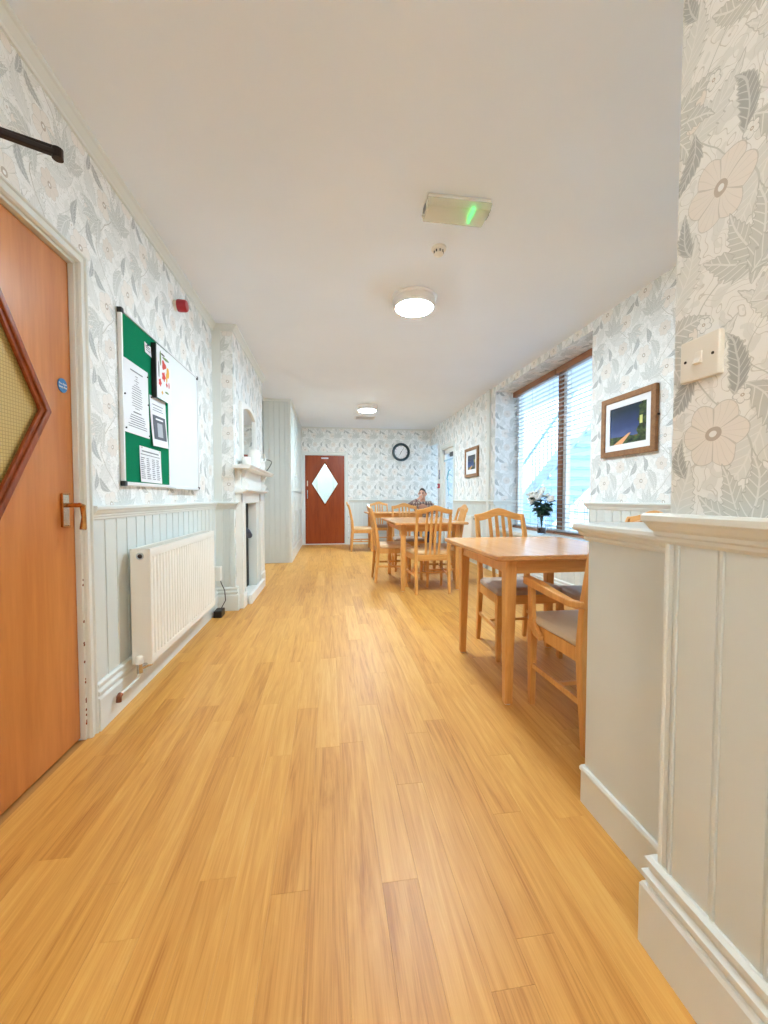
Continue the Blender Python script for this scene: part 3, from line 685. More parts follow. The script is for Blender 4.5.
# blinds
def blind(y0, y1, label, n_cord):
    r = empty('window_blind', (2.655, y0, WZ0)); tag(r, label, 'blind', 'venetian blinds of the big window')
    child(MB().box(2.620, 2.685, y0, y1, WZ1 - 0.075, WZ1 - 0.004).build('headrail', MAT['window_wood'], bevel=0.003), r)
    n = 36; z0, z1 = WZ0 + 0.05, WZ1 - 0.10
    sm = MB().loft([[(2.630, 0, -0.002), (2.630, 0, 0.0005), (2.655, 0, 0.003), (2.680, 0, 0.0045), (2.680, 0, 0.002), (2.655, 0, 0.0005)],
                    [(2.630, y1 - y0 - 0.01, -0.002), (2.630, y1 - y0 - 0.01, 0.0005), (2.655, y1 - y0 - 0.01, 0.003), (2.680, y1 - y0 - 0.01, 0.0045), (2.680, y1 - y0 - 0.01, 0.002), (2.655, y1 - y0 - 0.01, 0.0005)]]).mesh('slat')
    sm.materials.append(MAT['slat'])
    for i in range(n):
        o = bpy.data.objects.new('slat', sm); C.objects.link(o); o.location = (0, y0 + 0.005, z0 + (z1 - z0) * i / (n - 1)); child(o, r)
    child(MB().box(2.630, 2.680, y0 + 0.004, y1 - 0.004, WZ0 + 0.004, WZ0 + 0.032).build('bottom_rail', MAT['window_wood'], bevel=0.003), r)
    for k in range(n_cord):
        yy = y0 + (y1 - y0) * (k + 0.35) / (n_cord - 0.3)
        child(MB().box(2.628, 2.630, yy - 0.002, yy + 0.002, WZ0 + 0.03, WZ1 - 0.07).box(2.680, 2.682, yy - 0.002, yy + 0.002, WZ0 + 0.03, WZ1 - 0.07).build('ladder_cord', MAT['slat']), r)
    return r
blind(WY0 + 0.012, WM - 0.012, 'narrow venetian blind in the window half nearest the large picture', 2)
blind(WM + 0.012, WY1 - 0.012, 'wide venetian blind in the window half behind the vase', 3)

# ================================================================ OUTSIDE
struct(MB().box(2.80, 14, -6, 22, -0.5, -0.3).build('floor_yard', MAT['outside']), 'pale yard outside the window')
struct(MB().box(8.0, 8.2, -4, 22, -0.3, 5.5).build('wall_yard', MAT['outside']), 'white rendered wall across the yard')
st = empty('outside_staircase', (4.3, 7, -0.3)); tag(st, 'pale metal staircase outside the window', 'staircase')
def stair_z(y): return 1.83 + (6.80 - y) * 0.62
ya, yb = 10.3, 4.2
for X in (4.2, 5.3):
    child(MB().bar([(X, ya, stair_z(ya)), (X, yb, stair_z(yb))], 0.05, 0.22, (0, 0, 1)).build('stringer', MAT['outside']), st)
    child(MB().tube([(X, ya, stair_z(ya) + 0.80), (X, yb, stair_z(yb) + 0.80)], 0.028, 8).build('handrail', MAT['outside_grey']), st)
y = ya - 0.1
i = 0
while y > yb:
    child(MB().box(4.22, 5.28, y - 0.26, y, stair_z(y) - 0.03, stair_z(y) + 0.02).build('tread', MAT['outside_grey']), st)
    child(MB().box(4.24, 5.26, y - 0.02, y, stair_z(y) - 0.16, stair_z(y) - 0.03).build('riser', MAT['outside']), st)
    if i % 1 == 0:
        for q_ in (0.07, 0.21): child(MB().box(4.193, 4.207, y - q_ - 0.007, y - q_ + 0.007, stair_z(y), stair_z(y - q_) + 0.80).build('baluster', MAT['outside_grey']), st)
    y -= 0.28; i += 1
fn = empty('outside_fence', (3.6, 4.5, -0.3)); tag(fn, 'low hoop-top wire fence just outside the window', 'fence')
for k in range(18):
    yy = 2.6 + k * 0.22
    child(MB().tube([(3.5, yy, -0.3), (3.5, yy, 0.95), (3.5, yy + 0.05, 1.03), (3.5, yy + 0.12, 1.03), (3.5, yy + 0.17, 0.95), (3.5, yy + 0.17, -0.3)], 0.008, 6).build('hoop', MAT['outside_grey']), fn)
for zz in (0.3, 0.6, 0.85): child(MB().box(3.49, 3.51, 2.5, 6.7, zz, zz + 0.02).build('rail', MAT['outside_grey']), fn)
# bay to the right of the far end: walls and a window opening to the yard
bay = MB().box(2.80, 3.6, 7.0, 7.1, -0.3, 3.0).box(3.5, 3.6, 7.1, YF, -0.3, 0.8).box(3.5, 3.6, 7.1, YF, 2.1, 3.0)
struct(bay.build('wall_bay', MAT['lobby']), 'white bay beyond the right wall')

# ================================================================ LEFT SIDE THINGS
# ---- radiator
def radiator(name, y0, y1, z0, z1, face, sgn, label, valve=True):
    r = empty(name, (face, y0, z0)); tag(r, label, 'radiator')
    X = lambda d: face - sgn * d     # d = distance from the front
    def bx(mb, d0, d1, a, b, c, d): return mb.box(min(X(d0), X(d1)), max(X(d0), X(d1)), a, b, c, d)
    # fluted front panel
    prof = []; y = y0 + 0.012
    n = int((y1 - y0 - 0.024) / 0.042); p = (y1 - y0 - 0.05) / n
    pts = [(X(0.0), y0 + 0.004), (X(0.0), y0 + 0.022)]
    for k in range(n):
        yy = y0 + 0.025 + k * p
        pts += [(X(0.0), yy), (X(0.007), yy + p * 0.16), (X(0.007), yy + p * 0.34), (X(0.0), yy + p * 0.50)]
    pts += [(X(0.0), y1 - 0.004), (X(0.012), y1 - 0.004), (X(0.012), y0 + 0.004)]
    child(MB().prism(pts, z0 + 0.045, z1 - 0.045, 'Z').build('front_panel', MAT['radiator']), r)
    mb = MB(); bx(mb, 0.0, 0.014, y0 + 0.004, y1 - 0.004, z1 - 0.045, z1 - 0.005); bx(mb, 0.0, 0.014, y0 + 0.004, y1 - 0.004, z0 + 0.003, z0 + 0.045)
    child(mb.build('header_seam', MAT['radiator'], bevel=0.005), r)
    child(bx(MB(), 0.086, 0.100, y0 + 0.004, y1 - 0.004, z0 + 0.003, z1 - 0.005).build('rear_panel', MAT['radiator'], bevel=0.004), r)
    for a, b in ((y0, y0 + 0.006), (y1 - 0.006, y1)):
        child(bx(MB(), 0.001, 0.100, a, b, z0, z1).build('end_panel', MAT['radiator'], bevel=0.002), r)
    mb = MB()
    bx(mb, 0.0, 0.012, y0, y1, z1 - 0.006, z1); bx(mb, 0.088, 0.100, y0, y1, z1 - 0.006, z1)
    k = y0 + 0.004
    while k < y1 - 0.01: bx(mb, 0.012, 0.088, k, k + 0.006, z1 - 0.006, z1 - 0.001); k += 0.022
    child(mb.build('top_grille', MAT['radiator']), r)
    if valve:
        child(MB().lathe([(0.001, -0.006), (0.010, -0.006), (0.012, -0.002), (0.012, 0.002), (0.001, 0.002)], (X(0.05), y0, z1 - 0.038), 'Y', 18).build('bleed_plug', MAT['bronze']), r)
        child(MB().lathe([(0.001, -0.002), (0.019, -0.002), (0.019, 0.001), (0.001, 0.001)], (X(0.05), y0, z1 - 0.038), 'Y', 18).build('plug_washer', MAT['chrome']), r)
        child(MB().lathe([(0.012, 0), (0.019, 0.004), (0.019, 0.034), (0.014, 0.042), (0.001, 0.043)], (X(0.05), y0 - 0.030, z0 + 0.016), 'Z', 16).build('valve_cap', MAT['white_plastic'], smooth=True), r)
        child(MB().tube([(X(0.05), y0 - 0.030, z0 + 0.020), (X(0.05), y0 - 0.030, z0 - 0.03)], 0.014, 12).tube([(X(0.05), y0 - 0.030, z0 - 0.002), (X(0.02), y0 + 0.03, z0 - 0.004)], 0.014, 12).build('valve_body', MAT['chrome'], smooth=True), r)
        child(MB().tube([(X(0.05), y0 - 0.030, z0 - 0.03), (X(0.055), y0 - 0.035, z0 - 0.055), (X(0.075), y0 - 0.10, z0 - 0.075), (X(0.085), y0 - 0.15, z0 - 0.08)], 0.008, 10).build('pipe', MAT['trim'], smooth=True), r)
        child(MB().tube([(X(0.085), y0 - 0.15, z0 - 0.08), (X(0.085), y0 - 0.165, z0 - 0.085), (X(0.085), y0 - 0.168, z0 - 0.11)], 0.012, 10).build('pipe_elbow', MAT['copper'], smooth=True), r)
    return r
radiator('radiator', 2.20, 3.36, 0.185, 0.795, -0.925, 1, 'long white fluted panel radiator under the notice board')

# ---- transformer on the floor with cable to a small white box
ad = empty('power_adapter', (-0.99, 3.70, 0)); tag(ad, 'black power adapter on the floor by the radiator end', 'power adapter')
child(MB().box(-1.015, -0.945, 3.62, 3.74, 0.0, 0.062).build('case', MAT['black'], bevel=0.006), ad)
child(MB().tube([(-0.98, 3.73, 0.05), (-0.955, 3.80, 0.11), (-0.965, 3.815, 0.20), (-0.99, 3.80, 0.27), (-1.0, 3.79, 0.32)], 0.004, 6).build('cable', MAT['bronze']), ad)
jb = MB().box(-1.049, -0.985, 3.755, 3.825, 0.30, 0.43).build('junction_box', MAT['white_plastic'], bevel=0.005); tag(jb, 'small white box low on the panelling beside the radiator', 'junction box')

# ---- notice board: half green felt, half whiteboard
NB0, NB1, NZ0, NZ1, ND = 2.20, 3.38, 1.125, 2.025, 2.79
nb = empty('notice_board', (XL, NB0, NZ0)); tag(nb, 'green felt and white combination notice board above the radiator', 'notice board')
child(MB().box(XL, XL + 0.014, NB0 + 0.008, ND, NZ0 + 0.008, NZ1 - 0.008).build('felt_panel', MAT['green_felt']), nb)
child(MB().box(XL, XL + 0.016, ND, NB1 - 0.008, NZ0 + 0.008, NZ1 - 0.008).build('whiteboard_panel', MAT['whiteboard']), nb)
for nm, b in (('frame_rail', (NB0, NB1, NZ0, NZ0 + 0.020)), ('frame_rail', (NB0, NB1, NZ1 - 0.012, NZ1)), ('frame_rail', (NB0, NB0 + 0.013, NZ0, NZ1)), ('frame_rail', (NB1 - 0.012, NB1, NZ0, NZ1))):
    child(MB().box(XL, XL + 0.022, *b).build(nm, MAT['alu'], bevel=0.003), nb)
for a, c in ((NB0, NZ0), (NB0, NZ1 - 0.02), (NB1 - 0.02, NZ0), (NB1 - 0.02, NZ1 - 0.02)):
    child(MB().box(XL, XL + 0.0245, a - 0.003, a + 0.022, c - 0.003, c + 0.024).build('corner_cap', MAT['black'], bevel=0.003), nb)
child(MB().box(XL, XL + 0.05, ND + 0.02, NB1 - 0.04, NZ0 - 0.004, NZ0 + 0.002).build('pen_ledge', MAT['alu'], bevel=0.001), nb)
XB = XL + 0.0145
def sheet(name, y0, y1, z0, z1, label, curl=0.006, tilt=0.0, off=0.0):
    """a paper sheet, slightly curled off the board"""
    mb = MB(); n = 8; rings = []
    cy, cz = (y0 + y1) / 2, (z0 + z1) / 2; ct, s_t = math.cos(tilt), math.sin(tilt)
    def T(d, y, z): return (XB + off + d, cy + (y - cy) * ct - (z - cz) * s_t, cz + (y - cy) * s_t + (z - cz) * ct)
    for k in range(n + 1):
        z = z0 + (z1 - z0) * k / n; d = 0.002 + curl * (1 - k / n) ** 2
        rings.append([T(d, y0, z), T(d, y1, z), T(d + 0.0006, y1, z), T(d + 0.0006, y0, z)])
    o = mb.loft(rings).build(name, MAT['paper']); tag(o, label, 'paper'); o['T'] = 0; del o['T']
    return o, (lambda y, z, e=0.0012: T(0.002 + curl * (1 - (z - z0) / (z1 - z0)) ** 2 + e, y, z))
def lines(par, T, rows, mat, name='print_lines'):
    mb = MB()
    for (a, b, z, h) in rows:
        p = [T(a, z), T(b, z), T(b, z + h), T(a, z + h)]; q = [(x + 0.0003, y, zz) for x, y, zz in p]
        mb.loft([p, q])
    o = mb.build(name, mat); o.parent = par
def pin(par, T, y, z, mat=MAT['black']):
    p = T(y, z); o = MB().lathe([(0.0045, 0), (0.005, 0.005), (0.001, 0.006)], p, 'X', 10).build('push_pin', mat); o.parent = par
# large menu notice
sh, T = sheet('menu_notice', 2.214, 2.497, 1.405, 1.788, 'large printed notice in centred type at the left of the green board', 0.004)
rows = [(2.29, 2.43, 1.742, 0.007)]
for i, wd in enumerate((.03, .02, .05, .02, .06, .10, .11, .10, .12, .11, .12, .10, .12, .11, .05)): rows.append((2.357 - wd / 2, 2.357 + wd / 2, 1.720 - i * 0.0125, 0.0035))
lines(sh, T, rows, MAT['ink'])
rows = [(2.31, 2.40, 1.522, 0.006)]
for i, wd in enumerate((.15, .17, .18, .16, .21, .21)): rows.append((2.357 - wd / 2, 2.357 + wd / 2, 1.505 - i * 0.0125, 0.0035))
lines(sh, T, rows, MAT['ink_dark'])
for yz in ((2.222, 1.60), (2.488, 1.76), (2.488, 1.60), (2.222, 1.425), (2.488, 1.42)): pin(sh, T, *yz)
# little tag
sh, T = sheet('small_tag', 2.462, 2.545, 1.895, 1.955, 'little white printed tag near the top of the green board', 0.004, -0.05)
lines(sh, T, [(2.475, 2.53, 1.938, 0.004), (2.475, 2.525, 1.928, 0.004), (2.475, 2.53, 1.915, 0.004)], MAT['ink_dark']); pin(sh, T, 2.50, 1.950, MAT['navy'])
# decorated card standing away from the board
cd_, T = sheet('greeting_card', 2.556, 2.775, 1.665, 1.985, 'white card painted with red and yellow flowers beside the whiteboard', 0.0, 0.0, 0.026)
tag(cd_, 'white card painted with red and yellow flowers beside the whiteboard', 'card')
CM = {'r': plain('card_red', srgb(214, 62, 48), 0.6), 'y': plain('card_yellow', srgb(232, 176, 56), 0.6), 'g': plain('card_green', srgb(104, 134, 70), 0.6), 'k': plain('card_ink', srgb(70, 66, 62), 0.6)}
def blob(par, T, y, z, ry, rz, mat, n=12, lobes=0):
    pts = []
    for k in range(n):
        a = 2 * PI * k / n; m = 1 + (0.25 * math.cos(lobes * a) if lobes else 0); pts.append(T(y + ry * m * math.cos(a), z + rz * m * math.sin(a)))
    MB().loft([pts, [(x + 0.0004, yy, zz) for x, yy, zz in pts]]).build('painted_shape', mat).parent = par
for y_, z_, a, b, m, lb in ((2.66, 1.885, .030, .026, 'r', 3), (2.655, 1.815, .026, .026, 'r', 5), (2.60, 1.765, .020, .022, 'r', 5), (2.72, 1.855, .016, .042, 'y', 2), (2.70, 1.82, .012, .03, 'y', 0), (2.61, 1.915, .010, .045, 'g', 0), (2.585, 1.84, .006, .05, 'k', 0), (2.69, 1.93, .05, .008, 'g', 0), (2.63, 1.71, .012, .010, 'y', 4), (2.70, 1.775, .012, .014, 'r', 4), (2.735, 1.78, .008, .02, 'r', 0), (2.70, 1.725, .03, .006, 'g', 0), (2.645, 1.945, .03, .006, 'k', 0)):
    blob(cd_, T, y_, z_, a, b, CM[m], 16, lb)
bk_ = MB().box(XB + 0.001, XB + 0.026, 2.548, 2.558, 1.66, 1.985).build('card_spine', MAT['black']); bk_.parent = cd_
# notice with a dark photo block
sh, T = sheet('photo_notice', 2.520, 2.745, 1.375, 1.672, 'white notice with a dark grey photograph block below the card', 0.012, 0.03)
rows = [(2.55, 2.70, 1.622, 0.005), (2.56, 2.69, 1.604, 0.004), (2.55, 2.70, 1.590, 0.004)]
lines(sh, T, rows, MAT['ink']); lines(sh, T, [(2.545, 2.725, 1.418, 0.145)], MAT['ink_dark'], 'photo_block'); 
T2 = lambda y, z: T(y, z, 0.0018)
lines(sh, T2, [(2.60, 2.675, 1.435, 0.085)], plain('photo_pale_block', srgb(172, 176, 184), 0.6), 'pale_block'); lines(sh, T2, [(2.585, 2.69, 1.537, 0.010)], MAT['paper'], 'white_caption')
pin(sh, T, 2.535, 1.66)
# table of names
sh, T = sheet('rota_sheet', 2.375, 2.655, 1.150, 1.352, 'white sheet with a printed table at the bottom of the green board', 0.006, -0.01)
rows = [(2.40, 2.62, 1.322, 0.007), (2.385, 2.635, 1.305, 0.004)]
for i in range(11):
    z = 1.285 - i * 0.0115
    for a, w_ in ((2.385, .055), (2.455, .05), (2.525, .045), (2.585, .05)): rows.append((a, a + w_ * random.uniform(0.6, 1), z, 0.0045))
lines(sh, T, rows, MAT['ink']); pin(sh, T, 2.40, 1.345, MAT['white_plastic']); pin(sh, T, 2.63, 1.345, MAT['white_plastic'])

# ---- fire alarm sounder
al = empty('fire_alarm', (XL, 2.985, 2.405)); tag(al, 'red fire alarm sounder high on the left wall', 'alarm')
child(MB().lathe([(0.001, 0), (0.036, 0), (0.036, 0.024), (0.001, 0.024)], (XL, 2.985, 2.405), 'X', 28).build('base', MAT['white_plastic']), al)
child(MB().lathe([(0.001, 0.02), (0.040, 0.02), (0.042, 0.030), (0.040, 0.070), (0.034, 0.080), (0.001, 0.082)], (XL, 2.985, 2.405), 'X', 28).build('sounder', MAT['red'], smooth=True), al)

# ---- fireplace surround
fp = empty('fireplace_surround', (XC, 4.63, 0)); tag(fp, 'white painted fireplace surround with corbelled mantel shelf', 'fireplace')
SF = -0.815
def leg_prof(y0, y1):
    mb = MB().box(XC, SF - 0.012, y0, y1, 0, 1.12)
    mb.box(SF - 0.012, SF, y0, y0 + 0.035, 0.0, 1.10).box(SF - 0.012, SF, y1 - 0.035, y1, 0.0, 1.10).box(SF - 0.012, SF + 0.006, y0 - 0.004, y1 + 0.004, 0, 0.14).box(SF - 0.012, SF, y0, y1, 1.02, 1.12)
    return mb
child(leg_prof(3.905, 4.05).build('leg', MAT['gloss_white'], bevel=0.004), fp)
child(leg_prof(4.90, 5.18).build('leg', MAT['gloss_white'], bevel=0.004), fp)
child(MB().box(XC, SF - 0.012, 4.045, 4.905, 1.01, 1.12).box(XC, SF - 0.012, 3.905, 5.18, 1.12, 1.345).build('frieze', MAT['gloss_white'], bevel=0.003), fp)
child(MB().prism([(XC, 1.112), (SF + 0.008, 1.112), (SF + 0.014, 1.124), (SF + 0.05, 1.134), (SF + 0.05, 1.150), (XC, 1.150)], 3.885, 5.20, 'Y').build('lower_ledge', MAT['gloss_white']), fp)
child(MB().prism([(XC, 1.335), (-0.735, 1.335), (-0.722, 1.342), (-0.722, 1.352), (-0.712, 1.358), (-0.712, 1.372), (XC, 1.372)], 3.80, 5.30, 'Y').build('mantel_shelf', MAT['gloss_white'], bevel=0.003), fp)
corb = [(SF - 0.01, 1.15)]
for k in range(9):
    a = k / 8 * PI; corb.append((SF + 0.012 + 0.030 * math.sin(a), 1.15 + 0.085 * k / 8))
for k in range(9):
    a = k / 8 * PI / 2; corb.append((SF + 0.012 + 0.065 * (1 - math.cos(a)), 1.235 + 0.10 * math.sin(a)))
corb += [(SF - 0.01, 1.336)]
for a, b in ((3.94, 4.03), (5.03, 5.12)):
    child(MB().prism(corb, a, b, 'Y').build('corbel', MAT['gloss_white']), fp)
# insert: slips, black block for the shaded gap, bricks at the back, hearth kerb
child(MB().box(XL + 0.13, SF - 0.02, 4.74, 4.895, 0.046, 1.005).build('slip', MAT['trim'], bevel=0.004), fp)
child(MB().box(XL + 0.13, SF - 0.03, 4.055, 4.085, 0.046, 1.005).build('slip', MAT['trim'], bevel=0.004), fp)
child(MB().box(XL + 0.02, XL + 0.128, 4.66, 4.865, 0.046, 1.00).build('recess_shade', MAT['recess_dark'], bevel=0.003), fp)  # black block stands in for the shade of the gap in the recess
child(MB().box(XL + 0.001, XL + 0.02, 4.08, 4.86, 0.0, 1.0).build('back_plate', MAT['recess_dark']), fp)
child(MB().box(XL + 0.02, -0.80, 4.075, 4.865, 0.0, 0.045).build('hearth', MAT['trim'], bevel=0.004), fp)
child(MB().box(-0.80, -0.765, 4.056, 4.894, 0.0, 0.095).build('kerb', MAT['gloss_white'], bevel=0.006), fp)
bricks = {}
for r_ in range(15):
    yy = 4.090; first = True
    while yy < 4.645:
        ln = 0.090 if (first and r_ % 2) else 0.188
        ln = round(min(ln, 4.650 - yy), 3); first = False
        if ln > 0.01:
            if ln not in bricks:
                bricks[ln] = MB().box(0, 0.045, 0, ln, 0, 0.057).mesh('brick'); bricks[ln].materials.append(MAT['brick'])
            o = bpy.data.objects.new('brick', bricks[ln]); C.objects.link(o); o.location = (XL + 0.078 + random.uniform(-.002, .002), yy, 0.047 + r_ * 0.0632); child(o, fp)
        yy += ln + 0.008
child(MB().box(XL + 0.02, XL + 0.10, 4.085, 4.655, 0.045, 1.0).build('brick_bed', MAT['trim']), fp)
child(MB().tube([(XC - 0.01, 4.42, 0.74), (XC - 0.01, 4.50, 0.69), (XC - 0.01, 4.60, 0.64), (XC - 0.01, 4.70, 0.62)], [0.008, 0.030, 0.034, 0.006], 10).build('bird_like_shape', plain('slate_blue_metal', srgb(74, 84, 110), 0.5)), fp)  # unidentified dark blue, bird-like shape in the fire opening
# ---- overmantel mirror
mi = empty('overmantel_mirror', (XC, 4.63, 1.375)); tag(mi, 'white framed mirror standing on the mantel shelf', 'mirror')
m0, m1, mz0, mz1 = 4.10, 4.90, 1.375, 2.05
arc = [(m0, mz0), (m1, mz0), (m1, mz1 - 0.03)] + [(m1 - (m1 - m0) * k / 10, mz1 - 0.03 + 0.03 * math.sin(PI * k / 10)) for k in range(1, 10)] + [(m0, mz1 - 0.03)]
ins = [(m0 + 0.07, mz0 + 0.06), (m1 - 0.07, mz0 + 0.06), (m1 - 0.07, mz1 - 0.10)] + [(m1 - 0.07 - (m1 - m0 - 0.14) * k / 10, mz1 - 0.10 + 0.06 * math.sin(PI * k / 10)) for k in range(1, 10)] + [(m0 + 0.07, mz1 - 0.10)]
child(diamond_ring(arc, ins, XC, XC + 0.03, 'X').build('mirror_frame', MAT['gloss_white'], bevel=0.003), mi)
child(MB().prism(ins, XC + 0.004, XC + 0.010, 'X').build('mirror_pane', MAT['mirror']), mi)
# ---- things on the mantel
def jar(name, y, x, prof, label, cat, handle=None):
    r = empty(name, (x, y, 1.372)); tag(r, label, cat)
    child(MB().lathe(prof, (x, y, 1.372), 'Z', 24).build('body', MAT['stone_white'], smooth=True), r)
    if handle: child(MB().tube([(x + a, y + b, 1.372 + c) for a, b, c in handle], 0.007, 8).build('handle', MAT['stone_white'], smooth=True), r)
    return r
jar('white_pot', 4.05, -0.80, [(0.001, 0), (0.036, 0), (0.046, 0.03), (0.046, 0.075), (0.040, 0.090), (0.036, 0.090), (0.034, 0.02), (0.001, 0.015)], 'squat white pot at the near end of the mantel', 'pot')
jar('white_jug', 4.32, -0.775, [(0.001, 0), (0.060, 0), (0.066, 0.02), (0.066, 0.15), (0.060, 0.175), (0.064, 0.19), (0.060, 0.19), (0.056, 0.02), (0.001, 0.015)], 'tall white jug on the mantel shelf', 'jug', [(0.06, 0.02, 0.15), (0.10, 0.03, 0.15), (0.11, 0.03, 0.09), (0.062, 0.02, 0.04)])
jar('white_vase', 4.75, -0.785, [(0.001, 0), (0.045, 0), (0.058, 0.04), (0.054, 0.09), (0.034, 0.12), (0.040, 0.14), (0.036, 0.14), (0.030, 0.12), (0.001, 0.03)], 'rounded white vase between jug and grey wire ornament', 'vase')
wo = empty('wire_ornament', (-0.79, 5.10, 1.372)); tag(wo, 'curled dark wire ornament at the far end of the mantel', 'ornament')
child(MB().lathe([(0.001, 0), (0.04, 0), (0.04, 0.012), (0.001, 0.014)], (-0.79, 5.10, 1.372), 'Z', 18).build('base', MAT['bronze']), wo)
child(MB().tube([(-0.79 + 0.09 * math.sin(k / 14 * 4.6) * (1 - 0.3 * k / 14), 5.10 + 0.03 * math.cos(k), 1.384 + 0.15 * math.sin(k / 14 * 2.6)) for k in range(15)], 0.006, 6).build('wire_loop', plain('grey_green_wire', srgb(104, 112, 106), 0.5)), wo)

# ---- fitted cupboard
CY0 = 6.58
cu = empty('fitted_cupboard', (-0.61, CY0, 0)); tag(cu, 'full height pale panelled cupboard before the far door', 'cupboard')
child(MB().box(XL + 0.016, -0.625, CY0 + 0.012, YF - 0.016, 0, ZC - 0.001).build('carcass', PT), cu)
CX0 = XL + 0.016; n = 5; w = (-0.625 - CX0) / n
for i in range(n):
    o = bpy.data.objects.new('board', board_mesh(w, ZC - 0.035, PT)); C.objects.link(o); o.location = (CX0 + w * i, CY0 + 0.012, 0.0); child(o, cu)
child(MB().box(-0.645, -0.606, CY0 - 0.004, CY0 + 0.03, 0, ZC - 0.03).build('corner_post', TR, bevel=0.004), cu)
child(sweep([(-0.625, YF - 0.016), (-0.625, CY0 + 0.003), (CX0, CY0 + 0.003)][::1], [(0, ZC - 0.035), (0.02, ZC - 0.03), (0.03, ZC - 0.01), (0.03, ZC - 0.001), (0, ZC - 0.001)]).build('cupboard_cornice', TR), cu)
child(MB().box(-0.625, -0.600, CY0 + 0.03, YF - 0.016, 0, 0.20).build('plinth', TR, bevel=0.006), cu)
nd = 4; L = YF - 0.03 - (CY0 + 0.04); dw = L / nd
for i in range(nd):
    a, b = CY0 + 0.04 + i * dw + 0.006, CY0 + 0.04 + (i + 1) * dw - 0.006
    for z0, z1, kz in ((0.22, 1.16, 0.83), (1.18, 2.58, 1.45)):
        dr = MB().box(-0.625, -0.612, a, b, z0, z1).box(-0.612, -0.604, a, a + 0.07, z0, z1).box(-0.612, -0.604, b - 0.07, b, z0, z1).box(-0.612, -0.604, a + 0.07, b - 0.07, z0, z0 + 0.08).box(-0.612, -0.604, a + 0.07, b - 0.07, z1 - 0.08, z1).build('cupboard_door', PT, bevel=0.002)
        child(dr, cu)
        ky = b - 0.035 if i % 2 == 0 else a + 0.035
        kb = MB().lathe([(0.001, 0), (0.008, 0), (0.008, 0.012), (0.016, 0.02), (0.014, 0.03), (0.001, 0.033)], (-0.604, ky, kz), 'X', 14).build('knob', MAT['alu'], smooth=True); kb.parent = dr
        kb.matrix_parent_inverse = Matrix.Identity(4)

# ================================================================ CEILING THINGS
def ceiling_lamp(x, y, mat, label):
    r = empty('ceiling_lamp', (x, y, ZC)); tag(r, label, 'ceiling lamp', 'round ceiling lamps')
    child(MB().lathe([(0.001, 0), (0.180, 0), (0.180, -0.012), (0.168, -0.022), (0.168, -0.028), (0.001, -0.028)], (x, y, ZC), 'Z', 48).build('base_ring', MAT['lamp_body'], smooth=True), r)
    child(MB().lathe([(0.150, -0.025), (0.168, -0.026), (0.166, -0.062), (0.158, -0.078), (0.148, -0.081), (0.146, -0.070)], (x, y, ZC), 'Z', 48, True).build('rim', MAT['lamp_body'], smooth=True), r)
    child(MB().lathe([(0.146, -0.030), (0.147, -0.076), (0.13, -0.088), (0.08, -0.094), (0.001, -0.096)], (x, y, ZC), 'Z', 48).build('diffuser', mat, smooth=True), r)
    return r
ceiling_lamp(0.68, 3.14, MAT['lamp'], 'larger round white ceiling lamp nearest the smoke detector, switched on')
ceiling_lamp(0.66, 6.87, MAT['lamp'], 'small looking round ceiling lamp near the far vent, switched on')
ceiling_lamp(-0.10, -0.75, MAT['added_warm_lamp'], 'unseen round ceiling lamp added behind the photographer for brightness and warm light')  # out of view, added to raise the brightness with a warm tone
for xx in (-0.62, 0.34):  # pair of unseen uplighters, added to brighten the near ceiling
    ul = empty('added_uplighter', (xx, YB, 1.85)); tag(ul, 'unseen bowl uplighter added for brightness behind the photographer, ' + ('by the door side' if xx < 0 else 'by the switch side'), 'wall light', 'added wall uplighters')
    child(MB().box(xx - 0.05, xx + 0.05, YB, YB + 0.02, 1.80, 1.95).build('wall_plate', MAT['lamp_body'], bevel=0.004), ul)
    child(MB().lathe([(0.02, 1.82), (0.08, 1.85), (0.13, 1.93), (0.125, 1.935), (0.075, 1.862), (0.02, 1.835)], (xx, YB + 0.15, 0), 'Z', 28, True).build('bowl', MAT['lamp_body'], smooth=True), ul)
    child(MB().lathe([(0.001, 1.880), (0.088, 1.882), (0.090, 1.892), (0.001, 1.894)], (xx, YB + 0.15, 0), 'Z', 24).build('lamp_disc', MAT['added_uplight']), ul)
em = empty('emergency_light', (0.69, 2.13, ZC)); tag(em, 'clear boxed emergency light with a green glow on the ceiling', 'emergency light')
child(MB().box(0.52, 0.865, 2.06, 2.20, ZC - 0.022, ZC).build('back_plate', MAT['white_plastic'], bevel=0.004), em)
child(MB().loft([[(0.515, 2.055, ZC - 0.02), (0.870, 2.055, ZC - 0.02), (0.870, 2.205, ZC - 0.02), (0.515, 2.205, ZC - 0.02)], [(0.522, 2.062, ZC - 0.060), (0.863, 2.062, ZC - 0.060), (0.863, 2.198, ZC - 0.060), (0.522, 2.198, ZC - 0.060)]]).build('diffuser', MAT['clear_plastic'], bevel=0.006), em)
child(MB().tube([(0.56, 2.13, ZC - 0.045), (0.74, 2.13, ZC - 0.045)], 0.008, 10).build('tube_lamp', MAT['lamp_body'], smooth=True), em)
child(MB().box(0.773, 0.785, 2.085, 2.185, ZC - 0.052, ZC - 0.030).build('green_indicator', MAT['green_led']), em)
for a in (0.517, 0.868):
    child(MB().box(a - 0.003, a + 0.003, 2.11, 2.15, ZC - 0.05, ZC - 0.02).build('clip', MAT['ink']), em)
sd = empty('smoke_detector', (0.70, 2.50, ZC)); tag(sd, 'small white smoke detector on the ceiling beyond the emergency light', 'smoke detector')
child(MB().lathe([(0.001, 0), (0.048, 0), (0.048, -0.010), (0.042, -0.016), (0.001, -0.016)], (0.70, 2.50, ZC), 'Z', 28).build('base', MAT['white_plastic'], smooth=True), sd)
